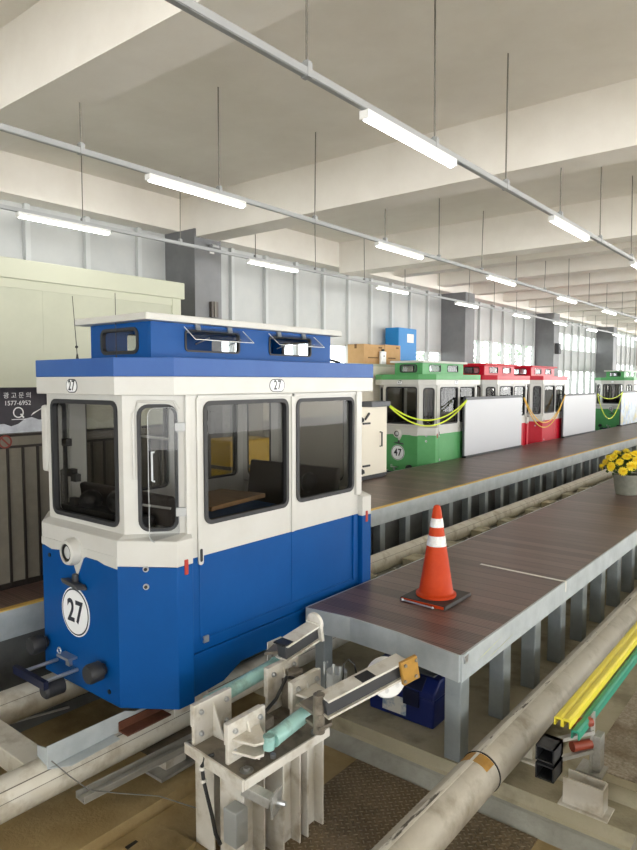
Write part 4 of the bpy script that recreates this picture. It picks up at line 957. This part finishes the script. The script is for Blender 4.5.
J = swb('junction_box','greybox',jb,.006)
swb('cable_gland','steel',lambda b: [b.cyl(W(-2.50,2.35,zz),W(-2.53,2.35,zz),.012,n=10) for zz in (-.70,-.75,-.80)],0,parent=J)
swb('cable','blackcable',lambda b: b.tube([W(-2.70,2.42,-.48),W(-2.74,2.385,-.50),W(-2.745,2.37,-.54),W(-2.735,2.37,-.62),W(-2.69,2.36,-.70),W(-2.62,2.33,-.76),W(-2.56,2.30,-.82),W(-2.5,2.28,-.84)],.010,8),0,True)
for c_ in ((-2.745,2.37,-.555),(-2.735,2.37,-.625)): swb('cable_tie','tape',lambda b: b.cyl(W(*c_)-V((0,0,.008)),W(*c_)+V((0,0,.008)),.016,n=10),0)
def st(b):
    b.beam(W(-2.44,2.40,-.56),W(-2.28,2.45,-.60),.06,.05); b.obox(W(-2.26,2.46,-.60),(.012,.11,.11),(0,0,.3))
swb('stop_arm','alu',st,.003)
swb('stop_bolt','steel',lambda b: b.cyl(W(-2.27,2.46,-.60),W(-2.21,2.48,-.60),.013,n=8),0)
swb('table_bolt','chrome',lambda b: (b.cyl(W(-2.46,2.44,-.496),W(-2.46,2.44,-.488),.035,n=20), b.cyl(W(-2.46,2.44,-.488),W(-2.46,2.44,-.474),.018,n=6)),0)
for bx_, by_ in ((-2.43,2.62),(-2.41,2.96)): swb('table_bolt','chrome',lambda b: b.cyl(W(bx_,by_,-.496),W(bx_,by_,-.47),.016,n=6),0)

# ------------------------------------------------------------------ loose steel at the near track
def lo(nm, m, fn, label, cat, bevel=.002):
    b = MB(); fn(b); return tag(b.build(nm, m, None, False, bevel), label, cat)
def anglep(b):
    b.prism([(-3.200,y,z_) for y,z_ in ((1.70,-.29),(2.18,-.29),(2.25,-.320),(2.46,-.320),(2.46,-.385),(2.12,-.40),(1.70,-.415))],(.006,0,0))
    b.prism([(-3.194,1.70,-.415),(-3.194,2.10,-.402),(-3.13,2.10,-.405),(-3.13,1.80,-.418)],(0,0,.006)); b.prism([(-3.200,1.70,-.30),(-3.200,1.70,-.40),(-3.30,1.70,-.38),(-3.30,1.70,-.32)],(0,.006,0))
lo('steel_plate_angle','galv',anglep,'galvanised steel angle standing on the pipe rail in front of the blue car','steel angle',.001)
lo('rusty_angle','rust',lambda b: (b.box((-3.19,2.13,-.392),(-3.10,2.44,-.382)), b.box((-3.190,2.13,-.392),(-3.182,2.44,-.335))),'rust brown steel angle lying on the pipe rail beside the blue car','steel angle')
lo('white_channel','paintwhite',lambda b: (b.box((-3.17,2.45,-.335),(-3.08,2.72,-.325)), b.box((-3.088,2.45,-.40),(-3.08,2.72,-.325)), b.box((-3.17,2.45,-.40),(-3.162,2.72,-.325))),'white painted steel channel on the pipe rail behind the rusty angle','steel channel')
lo('aluminium_rail','alu',lambda b: (b.beam((-3.09,1.82,-.605),(-3.05,2.72,-.605),.085,.008), b.beam((-3.13,1.82,-.588),(-3.09,2.72,-.588),.008,.04), b.beam((-3.05,1.82,-.588),(-3.01,2.72,-.588),.008,.04)),'long aluminium channel lying low beside the pipe rail','aluminium channel') 
b = thing('rail_support','white steel support box under the pipe rail by the switch machine','support',(-3.22,2.52,-.78))
q = MB(); q.box((-.06,-.08,.01),(.06,.08,.165)); q.build('support_box','paintwhite',b,bevel=.003)
q = MB(); q.box((-.10,-.16,0),(.12,.18,.018)); q.build('base_plate','alu',b)
q = MB(); q.box((-.05,-.20,.163),(.06,.25,.170)); q.build('bearing_strip','grime',b)
wr = MB(); wr.tube([(-3.19,1.72,-.375),(-3.12,1.78,-.46),(-3.05,1.85,-.545),(-2.97,1.97,-.59),(-2.85,2.15,-.65),(-2.62,2.26,-.69)],.003,6) if True else wr.tube([(-3.19,1.72,-.375),(-3.10,1.76,-.50),(-3.0,1.90,-.645),(-2.92,2.10,-.68),(-2.80,2.24,-.70),(-2.62,2.26,-.70)],.004,6); tag(wr.build('steel_wire','cable',None,True),'thin grey wire stretched from the galvanised angle towards the switch machine','wire')
lo('pit_flat_bar','alu',lambda b: b.beam((-4.22,2.42,-.69),(-4.36,1.95,-.69),.018,.012) ,'pale thin bar on the dark floor left of the pipe rail','bar')
lo('floor_socket','black',lambda b: b.box((-2.90,1.96,-.865),(-2.83,2.03,-.855)),'small black square socket in the pit floor at the bottom edge','floor socket')
lo('concrete_slab','pitfloor',lambda b: b.obox((-2.72,2.02,-.845),(.26,.34,.03),(0,0,.1)),'flat concrete slab on the pit floor beside the switch machine','slab',.005)

# ------------------------------------------------------------------ conductor rails at the right
def rail(x, zt, m, label, y0=3.55):
    R = thing('conductor_rail', label, 'conductor rail', (x, y0, zt-.05))
    b = MB(); prof = [(-.022,0),(-.022,.042),(-.010,.050),(.010,.050),(.022,.042),(.022,0),(.014,0),(.014,.036),(-.014,.036),(-.014,0)]
    b.prism([(px,0,pz) for px,pz in prof],(0,36,0)); b.build('insulating_cover', m, R)
    return R
rail(-1.155,-.215,'yellow','yellow conductor rail, left of the pair beside the rail pipe')
rail(-1.111,-.215,'yellow','yellow conductor rail, between the other yellow one and the green one')
rail(-1.062,-.262,'railgreen','green conductor rail beside the two yellow ones')
E_ = thing('rail_end_bracket','bracket with black end caps holding the conductor rails above the concrete kerb','bracket',(-1.09,3.80,-.60))
for zz in (.20,.10):
    b = MB(); y_ = -.42; w_ = .05
    b.box((-.125,y_,zz),(-.025,y_+.14,zz+.008)); b.box((-.125,y_,zz+.075),(-.025,y_+.14,zz+.083)); b.box((-.125,y_,zz),(-.117,y_+.14,zz+.083)); b.box((-.033,y_,zz),(-.025,y_+.14,zz+.083)); b.box((-.125,y_+.11,zz),(-.025,y_+.14,zz+.083)); b.build('end_cap','rubber',E_)
b = MB(); b.box((.07,-.16,0),(.08,-.10,.36)) if False else b.box((.05,-.05,0),(.06,.01,.35)); b.box((-.02,-.06,.0),(.12,.08,.012)); b.box((.06,-.02,.0),(.10,.06,.22)); b.build('upright','alu',E_)
b = MB(); b.cyl((-.02,-.14,.31),(.05,-.04,.31),.028,n=14); b.cyl((-.02,-.14,.18),(.05,-.04,.18),.028,n=14); b.build('insulator','redbrown',E_,True)
b = MB(); b.beam((-.09,-.29,.25),(.06,-.03,.25),.03,.02); b.beam((-.09,-.29,.14),(.06,-.03,.14),.03,.02); b.build('cross_arm','alu',E_)
Ws = thing('kerb_support','white steel bracket box below the concrete kerb at the right','support',(-1.00,3.60,-.70))
b = MB(); b.box((-.12,-.05,.01),(.09,-.04,.155)); b.box((.08,-.04,.01),(.09,.05,.15)); b.box((-.12,.04,.01),(.08,.05,.155)); b.build('support_box','paintwhite',Ws)
b = MB(); b.box((-.14,-.07,0),(.12,.07,.010)); b.build('base_plate','paintwhite',Ws)

# ------------------------------------------------------------------ world, sun-free daylight, camera
w = bpy.data.worlds.new('World'); SC.world = w; w.use_nodes = True; nt = w.node_tree
bg = nt.nodes['Background']
tc = nd(nt,'ShaderNodeTexCoord'); sp = nd(nt,'ShaderNodeSeparateXYZ'); nt.links.new(tc.outputs['Generated'],sp.inputs[0])
r = nd(nt,'ShaderNodeValToRGB'); e = r.color_ramp.elements
e[0].position = .48; e[0].color = (1.3,1.3,1.27,1); e[1].position = .56; e[1].color = (.42,.43,.43,1)
mp = mathn(nt,'ADD',mathn(nt,'MULTIPLY',sp.outputs['Z'],.5),.5); nt.links.new(mp,r.inputs['Fac'])
nt.links.new(r.outputs['Color'],bg.inputs['Color']); bg.inputs['Strength'].default_value = 6.6
ck = bpy.data.cameras.new('camera'); cam = bpy.data.objects.new('camera',ck); COL.objects.link(cam)
F, HY = 655.0, 381.0
ck.sensor_fit = 'HORIZONTAL'; ck.sensor_width = 36.; ck.lens = F/637*36; ck.clip_end = 200
pitch = math.atan((425-HY)/F); yaw = math.atan((845-318.5)/math.hypot(F,425-HY))
cam.location = (0,0,1.63); cam.rotation_euler = (PI/2-pitch,0,yaw)
SC.camera = cam
vs = SC.view_settings; vs.view_transform = 'Standard'; vs.look = 'None'; vs.gamma = 1.; vs.use_curve_mapping = False; vs.exposure = .22
SC.cycles.max_bounces = 10; SC.cycles.diffuse_bounces = 6; SC.cycles.transparent_max_bounces = 24; SC.cycles.use_denoising = True
SC.cycles.caustics_reflective = False; SC.cycles.caustics_refractive = False
